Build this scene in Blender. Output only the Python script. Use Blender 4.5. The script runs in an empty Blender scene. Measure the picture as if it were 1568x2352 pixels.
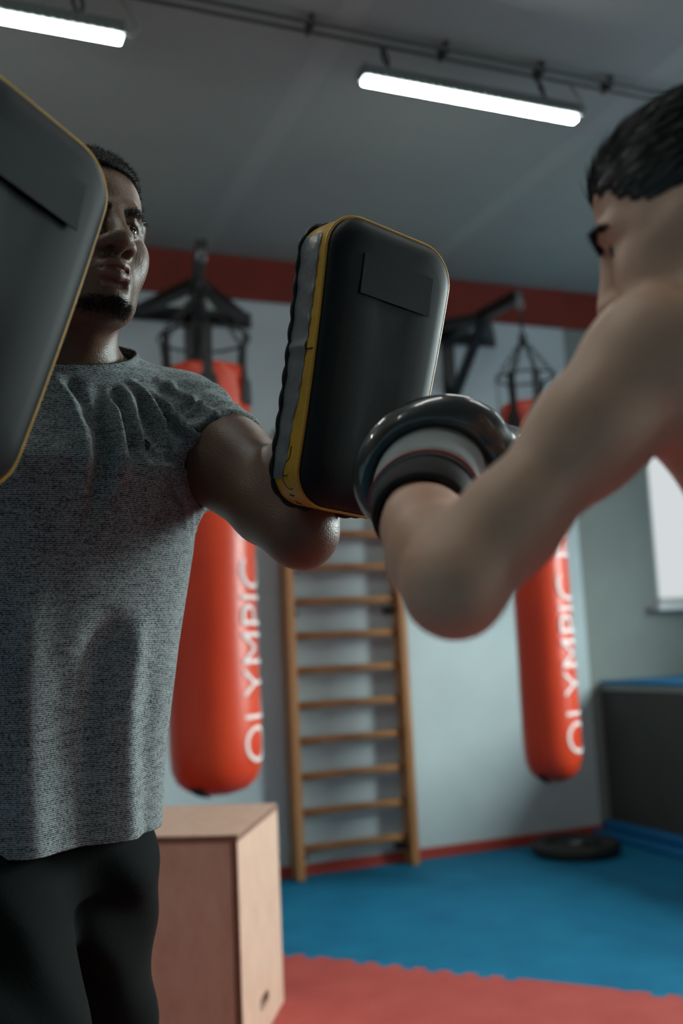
import bpy, bmesh, math, random
import numpy as np
from mathutils import Vector, Matrix

random.seed(7)
RNG = np.random.default_rng(7)
SC = bpy.context.scene
COL = SC.collection
PI = math.pi

# ------------------------------------------------------------------ camera
cam_d = bpy.data.cameras.new('camera')
cam_o = bpy.data.objects.new('camera', cam_d)
COL.objects.link(cam_o)
CAM_F = Vector((0.3743, 0.9178, 0.1325))
CAM_R = Vector((0.9271, -0.3721, -0.0462))
CAM_U = CAM_R.cross(CAM_F).normalized()
CAM_R = CAM_F.cross(CAM_U).normalized()
cm = Matrix((CAM_R, CAM_U, -CAM_F)).transposed().to_4x4()
cm.translation = Vector((0, 0, 1.09))
cam_o.matrix_world = cm
cam_d.sensor_fit = 'VERTICAL'
cam_d.sensor_height = 36.0
cam_d.lens = 35.0
cam_d.clip_start = 0.05
cam_d.dof.use_dof = True
cam_d.dof.focus_distance = 1.17
cam_d.dof.aperture_fstop = 2.8
SC.camera = cam_o

# ------------------------------------------------------------------ world, exposure
SKY = 50.0             # overcast daylight through the right-hand windows
w = bpy.data.worlds.new('world')
SC.world = w
w.use_nodes = True
bg = w.node_tree.nodes['Background']
# overcast sky above the horizon, dim street and houses below it
wn = w.node_tree
w_tc = wn.nodes.new('ShaderNodeTexCoord'); w_sp = wn.nodes.new('ShaderNodeSeparateXYZ'); w_rp = wn.nodes.new('ShaderNodeValToRGB')
wn.links.new(w_tc.outputs['Generated'], w_sp.inputs[0]); wn.links.new(w_sp.outputs['Z'], w_rp.inputs[0])
w_rp.color_ramp.elements[0].position = 0.0; w_rp.color_ramp.elements[0].color = (0.05, 0.055, 0.06, 1)
w_rp.color_ramp.elements[1].position = 0.12; w_rp.color_ramp.elements[1].color = (0.84, 0.95, 0.93, 1)
wn.links.new(w_rp.outputs[0], bg.inputs[0])
bg.inputs[1].default_value = SKY
SC.view_settings.view_transform = 'Standard'
SC.view_settings.look = 'None'
SC.view_settings.exposure = 0.0
SC.view_settings.gamma = 1.0
SC.view_settings.use_curve_mapping = False

# light levels (window panes = daylight behind frosted glass, lamp = LED batten)
PANE_BACK = 0.70       # curtained window at the end of the back wall
LAMP_E = 60.0

# ------------------------------------------------------------------ materials
def srgb(r, g, b):
    def c(v):
        v /= 255.0
        return v / 12.92 if v <= 0.04045 else ((v + 0.055) / 1.055) ** 2.4
    return (c(r), c(g), c(b), 1.0)

MATS = {}
def mat(name, col, rough=0.6, var=0.0, vscale=8.0, bump=0.0, bscale=60.0, metal=0.0, spec=0.5, col2=None, stretch=None, coat=0.0):
    if name in MATS:
        return MATS[name]
    m = bpy.data.materials.new(name)
    m.use_nodes = True
    nt = m.node_tree
    b = nt.nodes['Principled BSDF']
    b.inputs['Base Color'].default_value = col
    b.inputs['Roughness'].default_value = rough
    b.inputs['Metallic'].default_value = metal
    b.inputs['Specular IOR Level'].default_value = spec
    b.inputs['Coat Weight'].default_value = coat
    tc = nt.nodes.new('ShaderNodeTexCoord')
    mp = nt.nodes.new('ShaderNodeMapping')
    nt.links.new(tc.outputs['Object'], mp.inputs[0])
    if stretch:
        mp.inputs['Scale'].default_value = stretch
    if var > 0 or col2:
        n = nt.nodes.new('ShaderNodeTexNoise')
        n.inputs['Scale'].default_value = vscale
        n.inputs['Detail'].default_value = 5
        n.inputs['Roughness'].default_value = 0.6
        nt.links.new(mp.outputs[0], n.inputs['Vector'])
        rp = nt.nodes.new('ShaderNodeValToRGB')
        rp.color_ramp.elements[0].position = 0.3
        rp.color_ramp.elements[1].position = 0.7
        c2 = col2 or tuple(min(1, x * (1 + var)) for x in col[:3]) + (1,)
        c1 = col if col2 else tuple(x * (1 - var) for x in col[:3]) + (1,)
        rp.color_ramp.elements[0].color = c1
        rp.color_ramp.elements[1].color = c2
        nt.links.new(n.outputs['Fac'], rp.inputs[0])
        nt.links.new(rp.outputs[0], b.inputs['Base Color'])
    if bump > 0:
        n2 = nt.nodes.new('ShaderNodeTexNoise')
        n2.inputs['Scale'].default_value = bscale
        n2.inputs['Detail'].default_value = 4
        nt.links.new(mp.outputs[0], n2.inputs['Vector'])
        bp = nt.nodes.new('ShaderNodeBump')
        bp.inputs['Strength'].default_value = bump
        bp.inputs['Distance'].default_value = 0.004
        nt.links.new(n2.outputs['Fac'], bp.inputs['Height'])
        nt.links.new(bp.outputs[0], b.inputs['Normal'])
    MATS[name] = m
    return m

def emis(name, col, strength):
    m = bpy.data.materials.new(name)
    m.use_nodes = True
    nt = m.node_tree
    nt.nodes.remove(nt.nodes['Principled BSDF'])
    e = nt.nodes.new('ShaderNodeEmission')
    e.inputs[0].default_value = col
    e.inputs[1].default_value = strength
    nt.links.new(e.outputs[0], nt.nodes['Material Output'].inputs[0])
    return m

def glass(name):
    m = bpy.data.materials.new(name)
    m.use_nodes = True
    nt = m.node_tree
    nt.nodes.remove(nt.nodes['Principled BSDF'])
    t = nt.nodes.new('ShaderNodeBsdfTransparent'); g = nt.nodes.new('ShaderNodeBsdfGlossy'); mx = nt.nodes.new('ShaderNodeMixShader')
    t.inputs[0].default_value = (0.97, 0.99, 0.99, 1); g.inputs['Roughness'].default_value = 0.03; mx.inputs[0].default_value = 0.05
    nt.links.new(t.outputs[0], mx.inputs[1]); nt.links.new(g.outputs[0], mx.inputs[2])
    nt.links.new(mx.outputs[0], nt.nodes['Material Output'].inputs[0])
    return m

def masked_skin(name, base, lip, dark, rough, var):
    """skin whose lips / shaved-hair areas come from a vertex attribute"""
    m = mat(name, base, rough, var=var, vscale=22, bump=0.22, bscale=420, spec=0.5)
    nt = m.node_tree
    b = nt.nodes['Principled BSDF']
    src = b.inputs['Base Color'].links[0].from_socket
    for attr, c in (('lips', lip), ('stubble', dark)):
        a = nt.nodes.new('ShaderNodeAttribute')
        a.attribute_name = attr
        mx = nt.nodes.new('ShaderNodeMix')
        mx.data_type = 'RGBA'
        nt.links.new(a.outputs['Fac'], mx.inputs[0])
        nt.links.new(src, mx.inputs[6])
        mx.inputs[7].default_value = c
        src = mx.outputs[2]
    nt.links.new(src, b.inputs['Base Color'])
    return m

# ------------------------------------------------------------------ object helpers
def props(o, label=None, cat=None, group=None, kind=None):
    if label: o['label'] = label
    if cat: o['category'] = cat
    if group: o['group'] = group
    if kind: o['kind'] = kind
    return o

def thing(name, loc, label, cat, group=None):
    o = bpy.data.objects.new(name, None)
    COL.objects.link(o)
    o.location = loc
    o.empty_display_size = 0.05
    return props(o, label, cat, group)

def link(name, me, material=None, parent=None, smooth=False):
    """vertices are in world coordinates; a child keeps them through parent inverse"""
    o = bpy.data.objects.new(name, me)
    COL.objects.link(o)
    if material: me.materials.append(material)
    if smooth:
        me.polygons.foreach_set('use_smooth', [True] * len(me.polygons))
    if parent:
        o.parent = parent
        loc = Vector((0, 0, 0))
        p = parent
        while p:
            loc += p.location
            p = p.parent
        o.location = -loc
    return o

def frombm(name, bm, material=None, parent=None, smooth=False):
    me = bpy.data.meshes.new(name)
    bmesh.ops.recalc_face_normals(bm, faces=bm.faces)
    bm.to_mesh(me)
    bm.free()
    return link(name, me, material, parent, smooth)

def box_into(bm, lo, hi, bevel=0.0, seg=2, mtx=None):
    r = bmesh.ops.create_cube(bm, size=1.0)
    vs = r['verts']
    for v in vs:
        v.co = Vector([lo[i] + (v.co[i] + 0.5) * (hi[i] - lo[i]) for i in range(3)])
    if bevel > 0:
        es = list({e for v in vs for e in v.link_edges})
        r2 = bmesh.ops.bevel(bm, geom=es, offset=bevel, segments=seg, affect='EDGES', profile=0.5)
        vs = list({v for f in r2['faces'] for v in f.verts} | {v for v in vs if v.is_valid})
    if mtx:
        bmesh.ops.transform(bm, matrix=mtx, verts=vs)
    return vs

def box(name, lo, hi, material, parent=None, bevel=0.0, mtx=None, kind=None):
    bm = bmesh.new()
    box_into(bm, lo, hi, bevel, mtx=mtx)
    o = frombm(name, bm, material, parent)
    if kind: o['kind'] = kind
    return o

def tube_into(bm, pts, rad, n=8, closed=False, sx=1.0):
    """swept tube along pts (parallel transport); rad float or list; sx flattens along frame x"""
    pts = [Vector(p) for p in pts]
    m = len(pts)
    rads = rad if isinstance(rad, (list, tuple)) else [rad] * m
    rings = []
    nrm = None
    for i in range(m):
        if closed:
            t = (pts[(i + 1) % m] - pts[i - 1]).normalized()
        else:
            t = (pts[min(i + 1, m - 1)] - pts[max(i - 1, 0)]).normalized()
        if nrm is None:
            a = Vector((0, 0, 1)) if abs(t.z) < 0.9 else Vector((1, 0, 0))
            nrm = t.cross(a).normalized()
        nrm = (nrm - t * nrm.dot(t)).normalized()
        bn = t.cross(nrm)
        rings.append([bm.verts.new(pts[i] + rads[i] * (math.cos(2 * PI * k / n) * sx * nrm + math.sin(2 * PI * k / n) * bn)) for k in range(n)])
    for i in range(m if closed else m - 1):
        A, B = rings[i], rings[(i + 1) % m]
        for k in range(n):
            bm.faces.new((A[k], A[(k + 1) % n], B[(k + 1) % n], B[k]))
    if not closed:
        bm.faces.new(rings[0][::-1])
        bm.faces.new(rings[-1])

def tube(name, pts, rad, material, parent=None, n=8, closed=False, sx=1.0):
    bm = bmesh.new()
    tube_into(bm, pts, rad, n, closed, sx)
    return frombm(name, bm, material, parent, True)

def lathe(name, prof, center, material, parent=None, n=48, smooth=True):
    """prof: (r, z) list revolved about vertical axis at center"""
    bm = bmesh.new()
    rings = []
    for r, z in prof:
        if r < 1e-6:
            rings.append([bm.verts.new((center[0], center[1], center[2] + z))])
        else:
            rings.append([bm.verts.new((center[0] + r * math.cos(2 * PI * k / n), center[1] + r * math.sin(2 * PI * k / n), center[2] + z)) for k in range(n)])
    for A, B in zip(rings, rings[1:]):
        for k in range(n):
            k2 = (k + 1) % n
            if len(A) == 1 and len(B) == 1: continue
            if len(A) == 1: bm.faces.new((A[0], B[k], B[k2]))
            elif len(B) == 1: bm.faces.new((A[k], A[k2], B[0]))
            else: bm.faces.new((A[k], A[k2], B[k2], B[k]))
    return frombm(name, bm, material, parent, smooth)

# ------------------------------------------------------------------ signed distance modelling (bodies, clothes, gloves)
class Frame:
    def __init__(s, R=np.eye(3), t=(0, 0, 0), sc=1.0):
        s.R = np.array(R, float); s.t = np.array(t, float); s.s = sc
    def w(s, p): return s.t + s.R @ (np.array(p, float) * s.s)
W0 = Frame()

def smin(a, b, k):
    if k <= 0: return np.minimum(a, b)
    h = np.maximum(k - np.abs(a - b), 0) / k
    return np.minimum(a, b) - h * h * k * 0.25

class Field:
    def __init__(s, xs, ys, zs):
        s.ax = [np.asarray(a, np.float32) for a in (xs, ys, zs)]
        s.D = np.full([len(a) for a in s.ax], 1.0, np.float32)
    def put(s, fn, lo, hi, k=0.0, op='add', fr=W0, pad=0.03):
        lo = np.array(lo, float) * fr.s; hi = np.array(hi, float) * fr.s
        cs = np.array([[(lo, hi)[i][0], (lo, hi)[j][1], (lo, hi)[l][2]] for i in (0, 1) for j in (0, 1) for l in (0, 1)]) @ fr.R.T + fr.t
        lo_w = cs.min(0) - pad - k; hi_w = cs.max(0) + pad + k
        sl = []
        for a, l, h in zip(s.ax, lo_w, hi_w):
            i0 = int(np.searchsorted(a, l)); i1 = int(np.searchsorted(a, h))
            if i1 <= i0: return
            sl.append(slice(i0, i1))
        X, Y, Z = [a[q] for a, q in zip(s.ax, sl)]
        X = X[:, None, None] - np.float32(fr.t[0]); Y = Y[None, :, None] - np.float32(fr.t[1]); Z = Z[None, None, :] - np.float32(fr.t[2])
        R = fr.R.astype(np.float32) / np.float32(fr.s)
        x = X * R[0, 0] + Y * R[1, 0] + Z * R[2, 0]
        y = X * R[0, 1] + Y * R[1, 1] + Z * R[2, 1]
        z = X * R[0, 2] + Y * R[1, 2] + Z * R[2, 2]
        d = fn(x, y, z) * np.float32(fr.s)
        sub = s.D[tuple(sl)]
        if op == 'add': s.D[tuple(sl)] = smin(sub, d, k)
        elif op == 'sub': s.D[tuple(sl)] = -smin(-sub, d, k)
        elif op == 'int': s.D[tuple(sl)] = -smin(-sub, -d, k)
        elif op == 'disp': s.D[tuple(sl)] = sub + d
    def cone(s, a, b, ra, rb, k=0.02, op='add', fr=W0):
        a = np.array(a, np.float32); b = np.array(b, np.float32); ba = b - a; L = max(float(ba @ ba), 1e-12)
        def fn(x, y, z):
            px, py, pz = x - a[0], y - a[1], z - a[2]
            h = np.clip((px * ba[0] + py * ba[1] + pz * ba[2]) / L, 0, 1)
            return np.sqrt((px - h * ba[0]) ** 2 + (py - h * ba[1]) ** 2 + (pz - h * ba[2]) ** 2) - (ra + (rb - ra) * h)
        r = max(ra, rb)
        s.put(fn, np.minimum(a, b) - r, np.maximum(a, b) + r, k, op, fr)
    def chain(s, pts, k=0.02, op='add', fr=W0):
        for (a, ra), (b, rb) in zip(pts, pts[1:]):
            s.cone(a, b, ra, rb, k, op, fr)
    def ell(s, c, r, k=0.02, op='add', fr=W0, rz=0.0, rx=0.0):
        c = np.array(c, float); r = np.array(r, float)
        if rz or rx:
            cz, sz = math.cos(rz), math.sin(rz); cx, sx_ = math.cos(rx), math.sin(rx)
            Q = np.array([[cz, -sz, 0], [sz, cz, 0], [0, 0, 1]]) @ np.array([[1, 0, 0], [0, cx, -sx_], [0, sx_, cx]])
            fr = Frame(fr.R @ Q, fr.w(c), fr.s); c = np.zeros(3)
        def fn(x, y, z):
            x = x - c[0]; y = y - c[1]; z = z - c[2]
            k0 = np.sqrt((x / r[0]) ** 2 + (y / r[1]) ** 2 + (z / r[2]) ** 2)
            k1 = np.sqrt((x / r[0] ** 2) ** 2 + (y / r[1] ** 2) ** 2 + (z / r[2] ** 2) ** 2) + 1e-9
            return k0 * (k0 - 1) / k1
        s.put(fn, c - r, c + r, k, op, fr)
    def eltube(s, rows, k=0.02, op='add', fr=W0):
        """vertical elliptic tube; rows (z, a, b, cx, cy) in frame coordinates"""
        R = np.array(rows, np.float32); R = R[np.argsort(R[:, 0])]
        def fn(x, y, z):
            zz = np.clip(z, R[0, 0], R[-1, 0])
            a, b, cx, cy = [np.interp(zz, R[:, 0], R[:, i]).astype(np.float32) for i in (1, 2, 3, 4)]
            q = np.sqrt(((x - cx) / a) ** 2 + ((y - cy) / b) ** 2)
            d = (q - 1) * np.minimum(a, b)
            return np.maximum(d, np.maximum(R[0, 0] - z, z - R[-1, 0]))
        m = max(R[:, 1].max(), R[:, 2].max())
        s.put(fn, (R[:, 3].min() - m, R[:, 4].min() - m, R[0, 0]), (R[:, 3].max() + m, R[:, 4].max() + m, R[-1, 0]), k, op, fr)
    def mesh(s):
        D = s.D; S = D < 0
        c = [S[i:S.shape[0] - 1 + i, j:S.shape[1] - 1 + j, l:S.shape[2] - 1 + l] for i in (0, 1) for j in (0, 1) for l in (0, 1)]
        al = c[0].copy(); an = c[0].copy()
        for q in c[1:]: al &= q; an |= q
        I = np.argwhere(an & ~al)
        idx = np.full(al.shape, -1, np.int32); idx[tuple(I.T)] = np.arange(len(I))
        acc = np.zeros((len(I), 3)); cnt = np.zeros(len(I))
        P = {}
        for i in (0, 1):
            for j in (0, 1):
                for l in (0, 1):
                    q = I + (i, j, l)
                    P[i, j, l] = (D[tuple(q.T)].astype(float), np.stack([s.ax[0][q[:, 0]], s.ax[1][q[:, 1]], s.ax[2][q[:, 2]]], 1))
        ks = list(P)
        for a in ks:
            for b in ks:
                if sum(abs(u - v) for u, v in zip(a, b)) == 1 and a < b:
                    va, pa = P[a]; vb, pb = P[b]
                    m = (va < 0) != (vb < 0)
                    t = (va[m] / (va[m] - vb[m]))[:, None]
                    acc[m] += pa[m] + (pb[m] - pa[m]) * t; cnt[m] += 1
        V = acc / cnt[:, None]
        Fs = []
        for ax in range(3):
            n = list(D.shape); u, v = [q for q in range(3) if q != ax]
            A = np.take(S, range(0, n[ax] - 1), ax); B = np.take(S, range(1, n[ax]), ax)
            E = np.argwhere(A != B)
            E = E[(E[:, u] > 0) & (E[:, v] > 0) & (E[:, u] < n[u] - 1) & (E[:, v] < n[v] - 1)]
            fl = A[tuple(E.T)]
            q = []
            for du, dv in ((-1, -1), (0, -1), (0, 0), (-1, 0)):
                e = E.copy(); e[:, u] += du; e[:, v] += dv
                q.append(idx[tuple(e.T)])
            q = np.stack(q, 1)
            if ax == 1: fl = ~fl
            q[~fl] = q[~fl][:, ::-1]
            Fs.append(q)
        return V, np.concatenate(Fs)

def npmesh(name, V, F):
    me = bpy.data.meshes.new(name)
    F = np.asarray(F, np.int32); k = F.shape[1]
    me.vertices.add(len(V)); me.vertices.foreach_set('co', np.asarray(V, np.float32).ravel())
    me.loops.add(F.size); me.loops.foreach_set('vertex_index', F.ravel())
    me.polygons.add(len(F))
    me.polygons.foreach_set('loop_start', np.arange(0, F.size, k, dtype=np.int32))
    me.polygons.foreach_set('use_smooth', np.ones(len(F), bool))
    me.update(calc_edges=True)
    me.validate()
    return me

def axis(lo, hi, step, fine=()):
    """grid axis, finer inside the given (lo, hi, step) spans"""
    out = [lo]
    while out[-1] < hi:
        st = step
        for a, b, q in fine:
            if a <= out[-1] < b: st = q
        out.append(out[-1] + st)
    return out

def strands(name, P, N, ln, rad, material, parent, jit=0.5, bend=None, dirs=None):
    """many small tapered three-sided hairs as one mesh"""
    n = len(P)
    D = N + RNG.normal(0, jit, (n, 3))
    if dirs is not None: D = dirs + RNG.normal(0, jit, (n, 3))
    D /= np.linalg.norm(D, axis=1)[:, None]
    a = np.cross(D, [0.31, 0.77, 0.55]); a /= np.linalg.norm(a, axis=1)[:, None]
    b = np.cross(D, a)
    L = ln * RNG.uniform(0.6, 1.15, n)[:, None]
    base = P - D * 0.001
    V = [base + rad * a, base + rad * (-0.5 * a + 0.87 * b), base + rad * (-0.5 * a - 0.87 * b)]
    bd = RNG.normal(0, 0.35, (n, 3)) if bend is None else bend
    mid = base + D * L * 0.55
    V += [mid + rad * 0.8 * a, mid + rad * 0.8 * (-0.5 * a + 0.87 * b), mid + rad * 0.8 * (-0.5 * a - 0.87 * b)]
    V += [mid + (D + bd) * L * 0.5]
    V = np.stack(V, 1).reshape(-1, 3)
    T = np.array([[0, 1, 3], [1, 4, 3], [1, 2, 4], [2, 5, 4], [2, 0, 5], [0, 3, 5], [3, 4, 6], [4, 5, 6], [5, 3, 6]])
    F = (np.arange(n)[:, None, None] * 7 + T[None]).reshape(-1, 3)
    o = link(name, npmesh(name, V, F), material, parent)
    return o

def vnormals(me):
    n = np.zeros(len(me.vertices) * 3, np.float32)
    me.vertices.foreach_get('normal', n)
    return n.reshape(-1, 3)

def vattr(me, name, vals):
    a = me.attributes.new(name, 'FLOAT', 'POINT')
    a.data.foreach_set('value', np.asarray(vals, np.float32))

def unit(v):
    v = np.array(v, float); return v / np.linalg.norm(v)
# ================================================================== the room (x along the back wall, y towards it)
XL, XR, YF, YB, ZC = -3.2, 4.62, -2.6, 4.717, 3.086
M_WALL = mat('wall_paint_white', srgb(174, 187, 190), 0.85, var=0.07, vscale=2.2, bump=0.25, bscale=35)
M_WALLG = mat('wall_grey', srgb(120, 128, 124), 0.85, var=0.08, vscale=2.5, bump=0.25, bscale=35)
M_CEIL = mat('ceiling_paint', srgb(146, 160, 153), 0.9, var=0.05, vscale=1.2, bump=0.1, bscale=20)
M_CEIL2 = mat('ceiling_joint_paint', srgb(154, 168, 161), 0.9)
M_BEAM = mat('red_paint', srgb(112, 32, 15), 0.7, var=0.12, vscale=5, bump=0.15, bscale=40)
M_CONC = mat('concrete', srgb(90, 90, 88), 0.9, var=0.1)
M_WHITE = mat('white_plastic', srgb(205, 208, 210), 0.4)
M_BLACK = mat('black_steel', srgb(20, 20, 20), 0.42, var=0.2, vscale=30, bump=0.1, bscale=90)
M_CHROME = mat('bare_steel', srgb(130, 132, 134), 0.35, metal=0.9)

def wall_with_holes(name, axis_, pos, thick, u0, u1, z0, z1, holes, m):
    """wall slab in plane axis_=pos (thickness away from the room); holes (u0,u1,z0,z1)"""
    bm = bmesh.new()
    us = sorted({u0, u1} | {h[0] for h in holes} | {h[1] for h in holes})
    zs = sorted({z0, z1} | {h[2] for h in holes} | {h[3] for h in holes})
    for a, b in zip(us, us[1:]):
        for c, d in zip(zs, zs[1:]):
            mu, mz = (a + b) / 2, (c + d) / 2
            if any(h[0] < mu < h[1] and h[2] < mz < h[3] for h in holes): continue
            p0, p1 = min(pos, pos + thick), max(pos, pos + thick)
            if axis_ == 'x': box_into(bm, (p0, a, c), (p1, b, d))
            else: box_into(bm, (a, p0, c), (b, p1, d))
    bmesh.ops.remove_doubles(bm, verts=bm.verts, dist=1e-5)
    return props(frombm(name, bm, m), kind='structure')

M_GLASS = glass('clear_glass')
WB = (3.888, 4.50, 1.235, 2.42)
SIDE_W = [(-1.5, -1.05, 1.15, 2.55), (1.15, 2.85, 1.15, 2.65)]
FRONT_W = []
wall_with_holes('wall_back', 'y', YB, 0.25, XL - 0.25, 3.372, -0.05, ZC + 0.1, [], M_WALL)
wall_with_holes('wall_back', 'y', YB, 0.25, 3.372, XR + 0.25, -0.05, ZC + 0.1, [WB], M_WALLG)  # segment up to the corner in a greyer tone than the main wall
wall_with_holes('wall_right', 'x', XR, 0.25, YF - 0.25, YB, -0.05, ZC + 0.1, SIDE_W, M_WALLG)
wall_with_holes('wall_left', 'x', XL, -0.25, YF - 0.25, YB, -0.05, ZC + 0.1, [], M_WALL)
wall_with_holes('wall_front', 'y', YF, -0.25, XL, XR, -0.05, ZC + 0.1, FRONT_W, M_WALL)
box('ceiling', (XL - .25, YF - .25, ZC), (XR + .25, YB + .25, ZC + 0.2), M_CEIL, kind='structure')
# plasterboard joint strips running to the back wall
for i, x in enumerate((1.16, 2.36, -0.04)):
    box('trim_%d' % (i + 5), (x, YF, ZC - 0.0012), (x + 0.09, YB, ZC + 0.001), M_CEIL2, kind='structure', bevel=0.0008)
# red band under the ceiling and thin red skirting
box('trim_1', (XL, YB - 0.03, 2.862), (XR, YB, ZC), M_BEAM, kind='structure', bevel=0.004)
box('baseboard_back', (XL, YB - 0.014, -0.02), (3.43, YB, 0.052), mat('red_skirting_paint', srgb(158, 50, 36), 0.7, var=0.1, vscale=6), kind='structure', bevel=0.003)

def window(n, axis_, pos, h, strength, col, sill_out, sill_ext=0.07, sg=1):
    u0, u1, z0, z1 = h
    def bx(nm, a, b, m, par=None, bev=0.0):
        if axis_ == 'x':
            return box(nm, (pos + a[1], a[0], a[2]), (pos + b[1], b[0], b[2]), m, par, bev)
        y0_, y1_ = sorted((pos + sg * a[1], pos + sg * b[1]))
        return box(nm, (a[0], y0_, a[2]), (b[0], y1_, b[2]), m, par, bev)
    root = thing('window_%d' % n, (0, 0, 0), None, None)
    root['kind'] = 'structure'
    t, d0, d1 = 0.045, 0.035, 0.085
    bm = bmesh.new()
    parts = [((u0, d0, z0), (u0 + t, d1, z1)), ((u1 - t, d0, z0), (u1, d1, z1)), ((u0, d0, z0), (u1, d1, z0 + t)), ((u0, d0, z1 - t), (u1, d1, z1))]
    um = (u0 + u1) / 2
    if n != 1: parts.append(((um - t / 2, d0, z0), (um + t / 2, d1, z1)))
    for a, b in parts:
        if axis_ == 'x': box_into(bm, (pos + a[1], a[0], a[2]), (pos + b[1], b[0], b[2]), 0.004)
        else: box_into(bm, (a[0], min(pos + sg * a[1], pos + sg * b[1]), a[2]), (b[0], max(pos + sg * a[1], pos + sg * b[1]), b[2]), 0.004)
    frombm('window_frame', bm, M_WHITE, root)
    e = emis('daylit_pane_%d' % n, col, strength) if n == 1 else M_GLASS
    if n == 1:
        bx('pane', (u0 + t, 0.055, z0 + t), (u1 - t, 0.065, z1 - t), e, root)
    else:
        bx('pane', (u0 + t, 0.055, z0 + t), (um - t / 2, 0.065, z1 - t), e, root)
        bx('pane', (um + t / 2, 0.055, z0 + t), (u1 - t, 0.065, z1 - t), e, root)
    bx('sill', (u0 - sill_ext, -sill_out, z0 - 0.032), (u1 + min(sill_ext, 0.04), 0.05, z0), M_WHITE, root, 0.006)
    return root
window(1, 'y', YB, WB, PANE_BACK, (0.93, 0.98, 1.0, 1), 0.09)
for i, h in enumerate(SIDE_W + FRONT_W):
    side = i < len(SIDE_W)
    if side: window(i + 2, 'x', XR, h, 0, None, 0.10)
    else: window(i + 2, 'y', YF, h, 0, None, 0.10, sg=-1)
    ld = bpy.data.lights.new('window_portal', 'AREA')
    ld.shape = 'RECTANGLE'; ld.size = h[3] - h[2]; ld.size_y = h[1] - h[0]
    ld.cycles.is_portal = True
    lo = bpy.data.objects.new('window_portal', ld); COL.objects.link(lo)
    if side:
        lo.location = (XR + 0.045, (h[0] + h[1]) / 2, (h[2] + h[3]) / 2)
        lo.rotation_euler = (0, math.radians(90), 0)
    else:
        ld.size, ld.size_y = h[1] - h[0], h[3] - h[2]
        lo.location = ((h[0] + h[1]) / 2, YF - 0.045, (h[2] + h[3]) / 2)
        lo.rotation_euler = (math.radians(90), 0, 0)

# ------------------------------------------------------------------ floor: slab and interlocking foam tiles
floor = box('floor', (XL - .25, YF - .25, -0.12), (XR + .25, YB + .25, -0.024), M_CONC, kind='structure')
M_BLUE = mat('blue_foam', srgb(0, 94, 130), 0.75, col2=srgb(14, 112, 146), vscale=4.5, bump=0.3, bscale=220, spec=0.25)
M_RED = mat('red_foam', srgb(164, 68, 62), 0.75, col2=srgb(178, 82, 74), vscale=5, bump=0.3, bscale=220, spec=0.25)
P0 = np.array((1.163, 3.58)); DS = unit((0.662, -0.749)); DT = np.array((DS[1], -DS[0]))
if DT @ np.array((-1, -1)) < 0: DT = -DT
PER, AMP = 0.088, 0.0155
S0 = 0.20       # tile joints along the red/blue line

def joint(s0, s1, special):
    """square wave of teeth between s0 and s1: list of (s, offset)"""
    pts = [(s0, 0.0)]
    n = int(round((s1 - s0 - 0.06) / (PER / 2)))
    st = (s1 - s0 - 0.06) / n
    s = s0 + 0.03
    for i in range(n):
        o = AMP if i % 2 else -AMP
        a, b = s + i * st, s + (i + 1) * st
        if special and 0.903 < (a + b) / 2 < 1.179: o = -AMP
        dv = 0.003
        pts += [(a + (dv if o < 0 else -dv) * 0, o), (b, o)]
    pts.append((s1, 0.0))
    return pts

def tile(i, j):
    """tile i along s, j along t (red from zero, unseen rows beyond in added blue)"""
    s0, s1, t0, t1 = S0 + i - 1, S0 + i, j, j + 1.0
    lo = [(s, t0 + o) for s, o in joint(s0, s1, j == 0)]
    hi = [(s, t1 + o) for s, o in joint(s0, s1, j + 1 == 0)]
    ra = [(s1 + o, t) for t, o in joint(t0, t1, False)]
    la = [(s0 + o, t) for t, o in joint(t0, t1, False)]
    loop = lo[:-1] + ra[:-1] + hi[::-1][:-1] + la[::-1][:-1]
    c = P0 + DS * (s0 + s1) / 2 + DT * (t0 + t1) / 2
    bm = bmesh.new()
    vs = []
    for s, t in loop:
        p = P0 + DS * s + DT * t
        q = p + (c - p) * 0.0009
        vs.append(bm.verts.new((q[0], q[1], -0.024)))
    f = bm.faces.new(vs)
    r = bmesh.ops.extrude_face_region(bm, geom=[f])
    for v in r['geom']:
        if isinstance(v, bmesh.types.BMVert): v.co.z = 0.0
    for co, no in (((0, YB - 0.001, 0), (0, 1, 0)), ((3.432, 0, 0), (1, 0, 0)), ((0, YF, 0), (0, -1, 0)), ((XL, 0, 0), (-1, 0, 0))):
        bmesh.ops.bisect_plane(bm, geom=bm.verts[:] + bm.edges[:] + bm.faces[:], plane_co=co, plane_no=no, clear_outer=True)
    if not bm.faces:
        bm.free(); return
    frombm('mat_tile', bm, M_RED if 0 <= j < 3 else M_BLUE, floor)  # blue rows nearest the camera are unseen, added to bounce teal light
for i in range(-7, 9):
    for j in range(-5, 8):
        c = P0 + DS * (S0 + i - 0.5) + DT * (j + 0.5)
        if XL - .6 < c[0] < 4.1 and YF - .6 < c[1] < 5.3: tile(i, j)

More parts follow.
